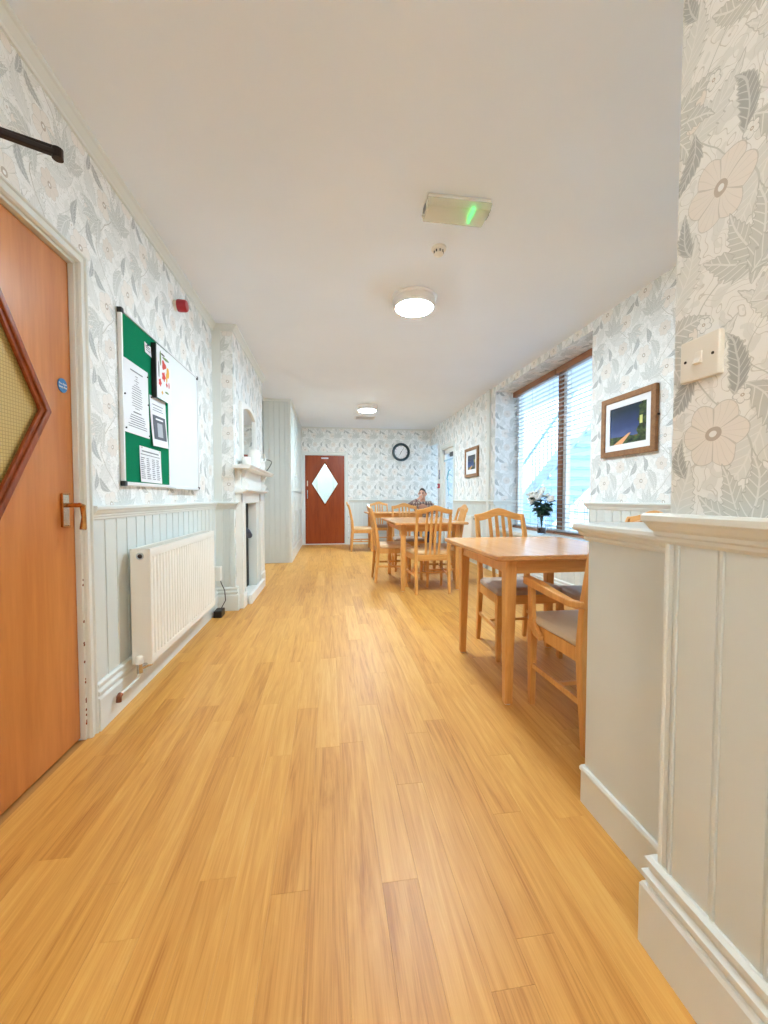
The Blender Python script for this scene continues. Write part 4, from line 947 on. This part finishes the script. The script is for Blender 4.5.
child(MB().lathe([(0.026, -0.014), (0.030, -0.040), (0.022, -0.047), (0.001, -0.050)], (0.70, 2.50, ZC), 'Z', 24).build('sensor_head', MAT['white_plastic'], smooth=True), sd)
for k in range(8):
    a = 2 * PI * k / 8; x, y = 0.70 + 0.029 * math.cos(a), 2.50 + 0.029 * math.sin(a)
    child(MB().box(x - 0.003, x + 0.003, y - 0.003, y + 0.003, ZC - 0.034, ZC - 0.020).build('vent_slot', MAT['recess_dark']), sd)
cv = empty('ceiling_vent', (0.70, 7.85, ZC)); tag(cv, 'flat rectangular vent grille on the far ceiling', 'vent')
child(MB().box(0.50, 0.91, 7.72, 8.02, ZC - 0.006, ZC).build('vent_frame', MAT['lamp_body'], bevel=0.002), cv)
for k in range(7):
    child(MB().prism([(7.745 + k * 0.036, ZC - 0.011), (7.762 + k * 0.036, ZC - 0.005), (7.768 + k * 0.036, ZC - 0.005), (7.751 + k * 0.036, ZC - 0.011)], 0.53, 0.88, 'X').build('vent_slat', MAT['lamp_body']), cv)

# ================================================================ RIGHT WALL THINGS
def picture(name, y0, y1, z0, z1, mat, label, cordside=True, fw=0.045, mount=0.05):
    r = empty(name, (XR, y0, z0)); tag(r, label, 'picture')
    o_ = [(y0, z0), (y1, z0), (y1, z1), (y0, z1)]; i_ = [(y0 + fw, z0 + fw), (y1 - fw, z0 + fw), (y1 - fw, z1 - fw), (y0 + fw, z1 - fw)]
    child(diamond_ring(o_, i_, XR - 0.03, XR - 0.001, 'X').build('picture_frame', MAT['frame_wood'], bevel=0.003), r)
    m_ = fw + mount
    child(diamond_ring([(a, b) for a, b in [(y0 + fw - .002, z0 + fw - .002), (y1 - fw + .002, z0 + fw - .002), (y1 - fw + .002, z1 - fw + .002), (y0 + fw - .002, z1 - fw + .002)]],
                       [(y0 + m_, z0 + m_), (y1 - m_, z0 + m_), (y1 - m_, z1 - m_), (y0 + m_, z1 - m_)], XR - 0.018, XR - 0.010, 'X').build('mount', MAT['paper']), r)
    child(MB().box(XR - 0.013, XR - 0.006, y0 + m_ - .002, y1 - m_ + .002, z0 + m_ - .002, z1 - m_ + .002).build('print', mat), r)
    if cordside: child(MB().lathe([(0.001, 0), (0.008, 0), (0.008, 0.012), (0.001, 0.014)], (XR - 0.016, y0 - 0.006, (z0 + z1) / 2 + 0.02), 'X', 10).build('hook', MAT['bronze']), r)
picture('framed_picture', 2.57, 3.145, 1.40, 1.89, MAT['painting1'], 'oak framed evening landscape on the wall right of the window', True)
picture('framed_picture', 6.02, 6.62, 1.41, 1.895, MAT['painting2'], 'oak framed picture on the wall beyond the window', False, 0.05, 0.075)
radiator('radiator', 5.98, 6.78, 0.17, 0.77, XR - 0.135, -1, 'white radiator on the right wall beneath the farther picture', True)
# clock
ck = empty('wall_clock', (1.655, YF, 2.12)); tag(ck, 'round dark rimmed clock on the end wall', 'clock')
cx, cz = 1.655, 2.12
child(MB().lathe([(0.150, 0), (0.205, 0), (0.212, -0.02), (0.200, -0.045), (0.175, -0.05), (0.158, -0.03), (0.150, -0.015)], (cx, YF, cz), 'Y', 48, True).build('rim', plain('dark_teal_rim', srgb(40, 62, 70), 0.35), smooth=True), ck)
child(MB().lathe([(0.001, -0.001), (0.160, -0.001), (0.160, -0.012), (0.001, -0.012)], (cx, YF, cz), 'Y', 48).build('dial', MAT['paper']), ck)
for k in range(12):
    a = k * PI / 6; r0, r1 = 0.125, 0.148
    child(MB().bar([(cx + math.sin(a) * r0, YF - 0.014, cz + math.cos(a) * r0), (cx + math.sin(a) * r1, YF - 0.014, cz + math.cos(a) * r1)], 0.008, 0.003, (0, 1, 0)).build('hour_mark', MAT['black']), ck)
for ang, ln, wd in ((math.radians(35), 0.125, 0.008), (math.radians(205), 0.085, 0.011)):
    child(MB().bar([(cx - math.sin(ang) * 0.02, YF - 0.018, cz - math.cos(ang) * 0.02), (cx + math.sin(ang) * ln, YF - 0.018, cz + math.cos(ang) * ln)], [wd, wd * 0.5], 0.003, (0, 1, 0)).build('clock_hand', MAT['black']), ck)
# light switch on the near wall
ls = empty('light_switch', (XN, 0.727, 1.345)); tag(ls, 'square white light switch on the near wall', 'light switch')
child(MB().loft([[(XN, 0.676, 1.302), (XN, 0.762, 1.302), (XN, 0.762, 1.388), (XN, 0.676, 1.388)], [(XN - 0.013, 0.676, 1.302), (XN - 0.013, 0.762, 1.302), (XN - 0.013, 0.762, 1.388), (XN - 0.013, 0.676, 1.388)]]).build('switch_plate', MAT['white_plastic'], bevel=0.003), ls)
child(MB().prism([(XN - 0.012, 1.333), (XN - 0.0215, 1.334), (XN - 0.016, 1.345), (XN - 0.0145, 1.358), (XN - 0.012, 1.359)], 0.7115, 0.7265, 'Y').build('rocker', MAT['white_plastic'], bevel=0.001), ls)
for yy in (0.689, 0.749): child(MB().lathe([(0.001, -0.0140), (0.0030, -0.0138), (0.0030, -0.012)], (XN, yy, 1.345), 'X', 12).build('screw', MAT['bronze']), ls)

# ================================================================ FURNITURE
def table(name, x0, x1, y0, y1, h, label, inset=0.105, clip=0.028, lw=0.058):
    r = empty(name, ((x0 + x1) / 2, (y0 + y1) / 2, 0)); tag(r, label, 'table', 'beech dining tables')
    def rect(e, z):
        c = clip; q = [(x0 + e + c, y0 + e), (x1 - e - c, y0 + e)]
        def arc(cx, cy, a0): return [(cx + c * math.cos(a0 + PI / 2 * k / 5), cy + c * math.sin(a0 + PI / 2 * k / 5), z) for k in range(6)]
        return arc(x1 - e - c, y0 + e + c, -PI / 2) + arc(x1 - e - c, y1 - e - c, 0) + arc(x0 + e + c, y1 - e - c, PI / 2) + arc(x0 + e + c, y0 + e + c, PI)
    child(MB().loft([rect(0.006, h - 0.026), rect(0, h - 0.020), rect(0, h - 0.005), rect(0.004, h)]).build('table_top', MAT['table_top']), r)
    e = inset; z0 = h - 0.105
    for b in ((x0 + e, x1 - e, y0 + e - 0.011, y0 + e + 0.011), (x0 + e, x1 - e, y1 - e - 0.011, y1 - e + 0.011)):
        child(MB().box(*b, z0, h - 0.026).build('apron', MAT['beech_x'], bevel=0.002), r)
    for b in ((x0 + e - 0.011, x0 + e + 0.011, y0 + e, y1 - e), (x1 - e - 0.011, x1 - e + 0.011, y0 + e, y1 - e)):
        child(MB().box(*b, z0, h - 0.026).build('apron', MAT['beech'], bevel=0.002), r)
    for sx, X in ((-1, x0 + e), (1, x1 - e)):
        for sy, Y in ((-1, y0 + e), (1, y1 - e)):
            lg = MB().bar([(X, Y, 0.006), (X - sx * 0.006, Y - sy * 0.006, h - 0.15), (X - sx * 0.006, Y - sy * 0.006, h - 0.026)], [0.040, lw, lw], [0.040, lw, lw], (0, 1, 0)).build('leg', MAT['beech'], bevel=0.006); child(lg, r)
            gl = MB().lathe([(0.001, 0), (0.016, 0), (0.018, 0.006), (0.001, 0.007)], (X, Y, 0), 'Z', 12).build('glide', MAT['rubber']); child(gl, r)
    return r
table('dining_table', 0.80, 1.64, 1.79, 2.69, 0.780, 'near beech dining table beside the half wall')
table('dining_table', 0.72, 1.57, 4.28, 5.50, 0.785, 'middle beech dining table ringed by four chairs')
table('dining_table', 0.73, 1.93, 7.62, 8.38, 0.775, 'farthest beech dining table in front of the end wall')

def make_chair(seat_mat, arms=False):
    """local frame: faces +Y, origin on the floor under the seat"""
    r = empty('dining_chair'); B = MAT['beech']; BX = MAT['beech_x']
    sb, sf = (0.185, 0.215) if not arms else (0.208, 0.215)        # half widths at back and front
    yb_, yf_ = -0.195, 0.195
    def side(x, y): return x
    for s in (-1, 1):
        # rear leg and stile, one curved piece
        lg = MB().bar([(s * sb, yb_ - 0.036, 0.0), (s * sb, yb_ - 0.012, 0.25), (s * sb, yb_, 0.43), (s * sb, yb_ - 0.012, 0.60), (s * sb * 1.0, yb_ - 0.050, 0.80), (s * sb * 0.99, yb_ - 0.085, 0.925)],
                      [0.030, 0.034, 0.036, 0.034, 0.032, 0.028], [0.030, 0.038, 0.042, 0.036, 0.028, 0.024], (0, 1, 0)).build('rear_leg', B, r, bevel=0.005)
        h = 0.435 if not arms else 0.435
        MB().bar([(s * sf, yf_, 0.0), (s * sf, yf_, h)], [0.028, 0.038], [0.030, 0.040], (0, 1, 0)).build('front_leg', B, r, bevel=0.004)
        # side rail and stretcher
        MB().bar([(s * sb, yb_, 0.400), (s * sf, yf_, 0.400)], 0.062, 0.020, (1, 0, 0)).build('side_rail', B, r, bevel=0.003)
        MB().bar([(s * sb, yb_ - 0.020, 0.205), (s * sf, yf_, 0.205)], 0.026, 0.016, (1, 0, 0)).build('stretcher', B, r, bevel=0.003)
    MB().box(-sb, sb, yb_ - 0.011, yb_ + 0.011, 0.370, 0.434).build('back_rail', BX, r, bevel=0.003)
    MB().box(-sf, sf, yf_ - 0.011, yf_ + 0.011, 0.370, 0.434).build('front_rail', BX, r, bevel=0.003)
    MB().box(-sb - 0.008, sb + 0.008, -0.03, -0.012, 0.196, 0.214).build('cross_stretcher', BX, r, bevel=0.003)
    # seat cushion
    rings = []
    for z, e in ((0.434, 0.006), (0.440, 0.0), (0.458, 0.0), (0.474, 0.012), (0.481, 0.05)):
        b0, f0 = sb + 0.012 - e, sf + 0.022 - e; ring = []
        pts = [(-b0, yb_ + 0.012 + e), (b0, yb_ + 0.012 + e), (f0, yf_ + 0.028 - e), (-f0, yf_ + 0.028 - e)]
        for k in range(4):
            p, q_, n_ = Vector(pts[k]), Vector(pts[k - 1]), Vector(pts[(k + 1) % 4])
            a = p + (q_ - p).normalized() * 0.03; b = p + (n_ - p).normalized() * 0.03
            for t in (0, 0.33, 0.67, 1): pp = a * (1 - t) ** 2 + p * 2 * t * (1 - t) + b * t ** 2; ring.append((pp.x, pp.y, z))
        rings.append(ring)
    MB().loft(rings).build('seat_cushion', seat_mat, r, smooth=True)
    # camel-back crest rail
    n = 12; top = []; rings = []
    for k in range(n + 1):
        t = -1 + 2 * k / n; x = t * (sb + 0.014)
        rise = 0.048 * math.exp(-(t / 0.52) ** 2)
        zt = 0.934 + rise; zb = 0.884 + rise * 0.85; y0 = yb_ - 0.078 - 0.020 * (1 - t * t); lean = 0.014
        rings.append([(x, y0 + 0.013, zb), (x, y0 - 0.013, zb), (x, y0 - 0.013 - lean, zt), (x, y0 + 0.011 - lean, zt)])
    MB().loft(rings).build('crest_rail', BX, r, bevel=0.004)
    for x in (-0.078, -0.026, 0.026, 0.078):
        rise = 0.048 * math.exp(-((x / sb) / 0.52) ** 2)
        MB().bar([(x * 0.95, yb_, 0.43), (x, yb_ - 0.022, 0.62), (x, yb_ - 0.060, 0.80), (x, yb_ - 0.090, 0.892 + rise * 0.85)], [0.022, 0.026, 0.026, 0.024], 0.012, (0, 1, 0)).build('back_slat', B, r, bevel=0.002)
    if arms:
        for s in (-1, 1):
            xx = s * (sf + 0.022)
            MB().bar([(s * (sb + 0.012), yb_ - 0.035, 0.625), (s * (sb + 0.018), yb_ + 0.05, 0.612), (xx + s * 0.004, -0.02, 0.628), (xx + s * 0.006, 0.10, 0.640), (xx + s * 0.006, 0.205, 0.644)], [0.028, 0.030, 0.034, 0.040, 0.040], [0.030, 0.034, 0.044, 0.048, 0.044], (1, 0, 0)).build('arm', B, r, bevel=0.006)
            MB().bar([(xx + s * 0.004, 0.160, 0.630), (xx, 0.164, 0.56), (xx, 0.162, 0.49), (xx, 0.148, 0.435), (xx, 0.112, 0.398), (xx, 0.070, 0.385)], [0.046, 0.044, 0.044, 0.046, 0.040, 0.028], 0.024, (1, 0, 0)).build('arm_support', B, r, bevel=0.005)
    return r
ch_tan = make_chair(MAT['tan_vinyl']); ch_grey = make_chair(MAT['grey_vinyl']); ch_arm = make_chair(MAT['cream_vinyl'], True)
used = set()
GR = 'beech slat-back dining chairs'
def place(proto, x, y, rz, label):
    if proto.name in used: o = copy_tree(proto)
    else: o = proto; used.add(proto.name)
    o.location = (x, y, 0); o.rotation_euler = (0, 0, math.radians(rz)); tag(o, label, 'chair', GR); return o
# faces +Y at 0; 180 faces the camera; -90 faces +X; 90 faces -X
place(ch_grey, 1.295, 2.595, 180, 'taupe-seated slat-back chair behind the near table, facing the camera')
place(ch_grey, 1.72, 2.22, 90, 'chair on the window side of the near table, mostly hidden')
o = place(ch_arm, 1.245, 1.685, 0, 'beech armchair with cream seat at the near table'); o.name = 'dining_armchair'
place(ch_tan, 1.125, 4.42, 0, 'beech chair seen from behind at the middle table')
place(ch_tan, 0.80, 5.05, -90, 'beech chair seen from the side at the left of the middle table')
place(ch_grey, 1.16, 5.78, 180, 'beech chair at the far side of the middle table, back showing above it')
place(ch_tan, 1.36, 4.74, 86, 'beech chair at the right of the middle table under the small picture')
place(ch_tan, 0.66, 7.93, -90, 'beech chair in profile at the left end of the farthest table')
place(ch_grey, 1.10, 8.48, 180, 'beech chair behind the farthest table against the end wall')
place(ch_tan, 2.00, 8.42, 150, 'chair under the seated person at the farthest table')

# ---- vase of flowers on the window board
VX, VY, VZ = 2.47, 4.33, 0.637
va = empty('flower_vase', (VX, VY, VZ)); tag(va, 'glass vase of white flowers on the window board', 'vase')
child(MB().lathe([(0.001, 0), (0.040, 0), (0.050, 0.03), (0.052, 0.07), (0.044, 0.13), (0.050, 0.20), (0.058, 0.225), (0.054, 0.225), (0.047, 0.20), (0.040, 0.13), (0.047, 0.07), (0.045, 0.03), (0.001, 0.012)], (VX, VY, VZ), 'Z', 28).build('glass_body', MAT['vase_glass'], smooth=True), va)
child(MB().lathe([(0.001, 0.012), (0.042, 0.014), (0.0445, 0.03), (0.0465, 0.075), (0.001, 0.078)], (VX, VY, VZ), 'Z', 24).build('dark_filling', MAT['vase_dark'], smooth=True), va)
rs = random.Random(3)
heads = []
for k in range(14):
    a = rs.uniform(0, 2 * PI); rr = rs.uniform(0.02, 0.15) if k > 2 else 0.03
    hx, hy, hz = rr * math.cos(a) * 0.75, rr * math.sin(a) * 1.25, rs.uniform(0.36, 0.50) - rr * 0.35
    child(MB().tube([(VX, VY, VZ + 0.07), (VX + hx * 0.25, VY + hy * 0.25, VZ + 0.24), (VX + hx, VY + hy, VZ + hz)], 0.003, 5).build('stem', MAT['leafgreen']), va)
    heads.append((hx, hy, hz))
def leaf_shape(L, Wd):
    vs = []; fs = []
    for k in range(7):
        t = k / 6; w_ = Wd * math.sin(PI * min(1, t * 0.95 + 0.05)) ** 0.8; c = -0.25 * L * t * t
        vs += [(L * t, -w_, c + 0.15 * w_), (L * t, 0, c), (L * t, w_, c + 0.15 * w_)]
    for k in range(6):
        for j in (0, 1): a = k * 3 + j; fs.append((a, a + 1, a + 4, a + 3))
    return vs, fs
lv, lf = leaf_shape(0.085, 0.024)
lm = MB().add(lv, lf).mesh('leaf', True); lm.materials.append(MAT['leafgreen'])
for k in range(120):
    h = heads[k % len(heads)]; t = rs.uniform(0.15, 1.0)
    o = bpy.data.objects.new('leaf', lm); C.objects.link(o)
    o.location = (VX + h[0] * t, VY + h[1] * t, VZ + 0.20 + (h[2] - 0.20) * t + rs.uniform(-0.03, 0.02))
    o.rotation_euler = (rs.uniform(-0.6, 0.6), rs.uniform(-0.7, 0.5), math.atan2(h[1], h[0]) + rs.uniform(-1.3, 1.3)); o.scale = [rs.uniform(0.7, 1.25)] * 3
    child(o, va)
def bloom(R):
    mb = MB()
    for ring, (n, r_, up) in enumerate(((6, R, 0.15), (5, R * 0.7, 0.55), (4, R * 0.42, 0.9))):
        for k in range(n):
            a = 2 * PI * k / n + ring * 0.5; vs = []; fs = []
            for i in range(4):
                t = i / 3; w_ = r_ * 0.5 * math.sin(PI * (0.12 + 0.80 * t)); d = r_ * t * math.cos(up); z = r_ * t * math.sin(up) + 0.15 * r_ * t * t
                for j in (-1, 0, 1):
                    x, y = d, j * w_; vs.append((x * math.cos(a) - y * math.sin(a), x * math.sin(a) + y * math.cos(a), z + 0.1 * abs(j) * r_))
            for i in range(3):
                for j in (0, 1): b = i * 3 + j; fs.append((b, b + 1, b + 4, b + 3))
            mb.add(vs, fs)
    return mb
fm = bloom(0.058).mesh('bloom', True); fm.materials.append(MAT['petal'])
for k, (a, b, c) in enumerate(((-0.02, -0.05, .47), (-0.04, 0.02, .49), (0.0, -0.11, .44), (-0.05, -0.02, .44), (-0.06, 0.13, .46), (-0.03, 0.08, .43), (0.02, -0.16, .41), (-0.07, -0.08, .41), (0.03, 0.03, .51), (-0.09, 0.05, .42), (-0.08, -0.13, .45), (-0.10, 0.0, .38), (-0.04, 0.17, .40))):
    o = bpy.data.objects.new('bloom', fm); C.objects.link(o); o.location = (VX + a, VY + b, VZ + c)
    o.rotation_euler = (rs.uniform(-0.3, 0.3), rs.uniform(-1.1, -0.4), rs.uniform(-0.4, 0.4)); o.scale = [rs.uniform(0.8, 1.15)] * 3; child(o, va)

# ================================================================ PERSON at the farthest table
pe = empty('person', (2.0, 8.30, 0)); tag(pe, 'person in a plaid shirt and jeans seated at the farthest table drinking', 'person')
def skin(name, verts, edges, radii, mat, root=0, sub=2):
    m = bpy.data.meshes.new(name); m.from_pydata(verts, edges, []); o = bpy.data.objects.new(name, m); C.objects.link(o)
    md = o.modifiers.new('skin', 'SKIN'); md.use_smooth_shade = True
    for i, s in enumerate(m.skin_vertices[0].data):
        r_ = radii[i]; s.radius = r_ if isinstance(r_, tuple) else (r_, r_); s.use_root = (i == root)
    o.modifiers.new('sub', 'SUBSURF').levels = sub; o.modifiers['sub'].render_levels = sub
    m.materials.append(mat); child(o, pe); return o
# joints (seated, facing the camera and a little to the left, right elbow out on the table, hand at the mouth)
J = dict(pel=(2.02, 8.40, 0.56), belly=(2.01, 8.36, 0.72), chest=(2.00, 8.33, 0.87), neck0=(2.0, 8.32, 0.97), neck=(1.995, 8.30, 1.04), head=(1.985, 8.285, 1.12),
         sR=(1.83, 8.30, 0.935), eR=(1.66, 8.17, 0.90), wR=(1.845, 8.10, 1.035), hR=(1.89, 8.115, 1.07), sL=(2.17, 8.34, 0.935), eL=(2.24, 8.25, 0.74), wL=(2.08, 8.08, 0.79), hL=(2.03, 8.05, 0.80),
         hipR=(1.94, 8.36, 0.53), kR=(1.87, 8.02, 0.54), aR=(1.88, 8.06, 0.10), tR=(1.86, 7.94, 0.04), hipL=(2.10, 8.38, 0.53), kL=(2.08, 8.04, 0.54), aL=(2.07, 8.10, 0.10), tL=(2.07, 7.98, 0.04))
def sk(name, keys, edges, radii, mat, root=0): return skin(name, [J[k] for k in keys], [(keys.index(a), keys.index(b)) for a, b in edges], radii, mat, root)
bk = ['pel', 'belly', 'chest', 'neck0', 'neck', 'head', 'sR', 'eR', 'wR', 'hR', 'sL', 'eL', 'wL', 'hL', 'hipR', 'kR', 'aR', 'tR', 'hipL', 'kL', 'aL', 'tL']
sk('body', bk, [('pel', 'belly'), ('belly', 'chest'), ('chest', 'neck0'), ('neck0', 'neck'), ('neck', 'head'), ('chest', 'sR'), ('sR', 'eR'), ('eR', 'wR'), ('wR', 'hR'), ('chest', 'sL'), ('sL', 'eL'), ('eL', 'wL'), ('wL', 'hL'), ('pel', 'hipR'), ('hipR', 'kR'), ('kR', 'aR'), ('aR', 'tR'), ('pel', 'hipL'), ('hipL', 'kL'), ('kL', 'aL'), ('aL', 'tL')],
   [(.15, .10), (.14, .10), (.15, .10), .06, .055, .06, .055, .038, .027, .032, .055, .038, .027, .032, .075, .055, .04, .035, .075, .055, .04, .035], MAT['skin'])
ks = ['belly', 'pel', 'chest', 'neck0', 'sR', 'eR', 'wR', 'sL', 'eL', 'wL']
sk('plaid_shirt', ks, [('pel', 'belly'), ('belly', 'chest'), ('chest', 'neck0'), ('chest', 'sR'), ('sR', 'eR'), ('eR', 'wR'), ('chest', 'sL'), ('sL', 'eL'), ('eL', 'wL')], [(.165, .115), (.165, .12), (.165, .115), .075, .075, .056, .040, .075, .056, .040], MAT['plaid'])
kt = ['pel', 'hipR', 'kR', 'aR', 'hipL', 'kL', 'aL']
sk('jeans', kt, [('pel', 'hipR'), ('hipR', 'kR'), ('kR', 'aR'), ('pel', 'hipL'), ('hipL', 'kL'), ('kL', 'aL')], [(.14, .10), .09, .070, .055, .09, .070, .055], MAT['denim'])
for s_ in ('R', 'L'):
    a, t_ = Vector(J['a' + s_]), Vector(J['t' + s_])
    child(MB().loft([[(a.x + x * 0.045, a.y + 0.06, z) for x, z in ((-1, 0.0), (1, 0.0), (1, .07), (-1, .07))], [(a.x + x * 0.05, a.y - 0.06, z) for x, z in ((-1, 0.0), (1, 0.0), (.8, .085), (-.8, .085))], [(t_.x + x * 0.045, t_.y - 0.05, z) for x, z in ((-1, 0.0), (1, 0.0), (.8, .05), (-.8, .05))]]).build('shoe', MAT['shoe'], bevel=0.012), pe)
# head with face
hd = Vector((1.982, 8.275, 1.145)); yawh = math.radians(-28)      # turned to the left
def hp_(x, y, z):      # local: -y is the face direction
    c, s = math.cos(yawh), math.sin(yawh); return (hd.x + x * c - y * s, hd.y + x * s + y * c, hd.z + z)
rings = []
for i in range(13):
    ph = -PI / 2 + PI * (i + 0.02) / 12.04; z = 0.118 * math.sin(ph); r_ = math.cos(ph); ring = []
    for k in range(20):
        a = 2 * PI * k / 20; x = 0.076 * r_ * math.cos(a); y = 0.095 * r_ * math.sin(a)
        if z < -0.02: x *= 1 - 0.28 * min(1, (-z - 0.02) / 0.09); y = y * (1 - 0.12 * min(1, (-z - 0.02) / 0.09)) - 0.012 * min(1, (-z - 0.02) / 0.09)
        ring.append(hp_(x, y, z))
    rings.append(ring)
child(MB().loft(rings).build('head', MAT['skin'], smooth=True), pe)
child(MB().loft([[hp_(x, y, z) for x, y, z in ((-.010, -.090, .022), (.010, -.090, .022), (.008, -.088, .024), (-.008, -.088, .024))], [hp_(x, y, z) for x, y, z in ((-.016, -.086, -.028), (.016, -.086, -.028), (.006, -.118, -.020), (-.006, -.118, -.020))]]).build('nose', MAT['skin'], smooth=True), pe)
for s in (-1, 1):
    child(MB().lathe([(0.001, -0.007), (0.012, -0.004), (0.012, 0.004), (0.001, 0.007)], hp_(s * 0.032, -0.086, 0.012), 'Y', 12).build('eye', MAT['hair'], smooth=True), pe)
    child(MB().bar([hp_(s * 0.018, -0.092, 0.030), hp_(s * 0.048, -0.080, 0.031)], 0.008, 0.008, (0, 0, 1)).build('eyebrow', MAT['hair']), pe)
    child(MB().tube([hp_(s * 0.078, 0.01, 0.03), hp_(s * 0.088, 0.018, 0.012), hp_(s * 0.084, 0.008, -0.02), hp_(s * 0.074, 0.0, -0.03)], [0.010, 0.013, 0.010, 0.006], 8).build('ear', MAT['skin'], smooth=True), pe)
child(MB().bar([hp_(-0.024, -0.088, -0.055), hp_(0.024, -0.088, -0.055)], 0.008, 0.008, (0, 0, 1)).build('mouth', plain('lip', srgb(170, 100, 92), 0.5)), pe)
rings = []
for i in range(9):
    ph = 0.02 + PI / 2 * i / 8.05; z = 0.123 * math.sin(ph); r_ = math.cos(ph); ring = []
    for k in range(20):
        a = 2 * PI * k / 20; fz = max(0.0, -math.sin(a)); x = 0.080 * r_ * math.cos(a); y = 0.098 * r_ * math.sin(a) + 0.006
        zz = z - (0.045 * max(0, math.sin(a)) if i < 3 else 0) + (0.060 * fz * (1 - i / 8))
        ring.append(hp_(x * (1 - 0.05 * fz), y + (0.02 * fz if i < 4 else 0), zz))
    rings.append(ring)
child(MB().loft(rings).build('hair', MAT['hair'], smooth=True), pe)
# fingers around the mug
mugc = Vector((1.905, 8.135, 1.085))
for k in range(4):
    z = mugc.z + 0.028 - k * 0.019; w_ = Vector(J['hR'])
    child(MB().tube([(w_.x - 0.012, w_.y - 0.015, z - 0.01), (w_.x - 0.005, w_.y - 0.038 + 0.003 * k, z), (w_.x + 0.03, w_.y - 0.036, z), (w_.x + 0.052 - 0.005 * abs(k - 1), w_.y - 0.012, z)], [0.010, 0.0095, 0.009, 0.007], 8).build('finger', MAT['skin'], smooth=True), pe)
child(MB().tube([(J['wR'][0] + 0.01, J['wR'][1] + 0.015, 1.045), (1.88, 8.17, 1.075), (1.91, 8.185, 1.10)], [0.012, 0.011, 0.008], 8).build('thumb', MAT['skin'], smooth=True), pe)
for k in range(4):
    child(MB().tube([(2.045 - 0.018 * k, 8.06 - 0.01 * k, 0.80), (2.02 - 0.018 * k, 8.01 - 0.008 * k, 0.797), (2.005 - 0.018 * k, 7.985, 0.787)], [0.010, 0.009, 0.007], 8).build('finger', MAT['skin'], smooth=True), pe)
child(MB().tube([(2.03, 8.075, 0.80), (1.99, 8.07, 0.80), (1.97, 8.045, 0.79)], [0.012, 0.010, 0.008], 8).build('thumb', MAT['skin'], smooth=True), pe)
mg = empty('mug', tuple(mugc)); tag(mg, 'white mug held to the mouth by the seated person', 'mug')
child(MB().lathe([(0.001, -0.045), (0.034, -0.045), (0.038, -0.03), (0.039, 0.045), (0.035, 0.045), (0.034, -0.03), (0.001, -0.036)], tuple(mugc), 'Z', 20).build('cup', MAT['stone_white'], smooth=True), mg)
child(MB().tube([(mugc.x + 0.03, mugc.y - 0.028, mugc.z + 0.028), (mugc.x + 0.046, mugc.y - 0.042, mugc.z + 0.01), (mugc.x + 0.03, mugc.y - 0.030, mugc.z - 0.022)], 0.005, 6).build('handle', MAT['stone_white']), mg)
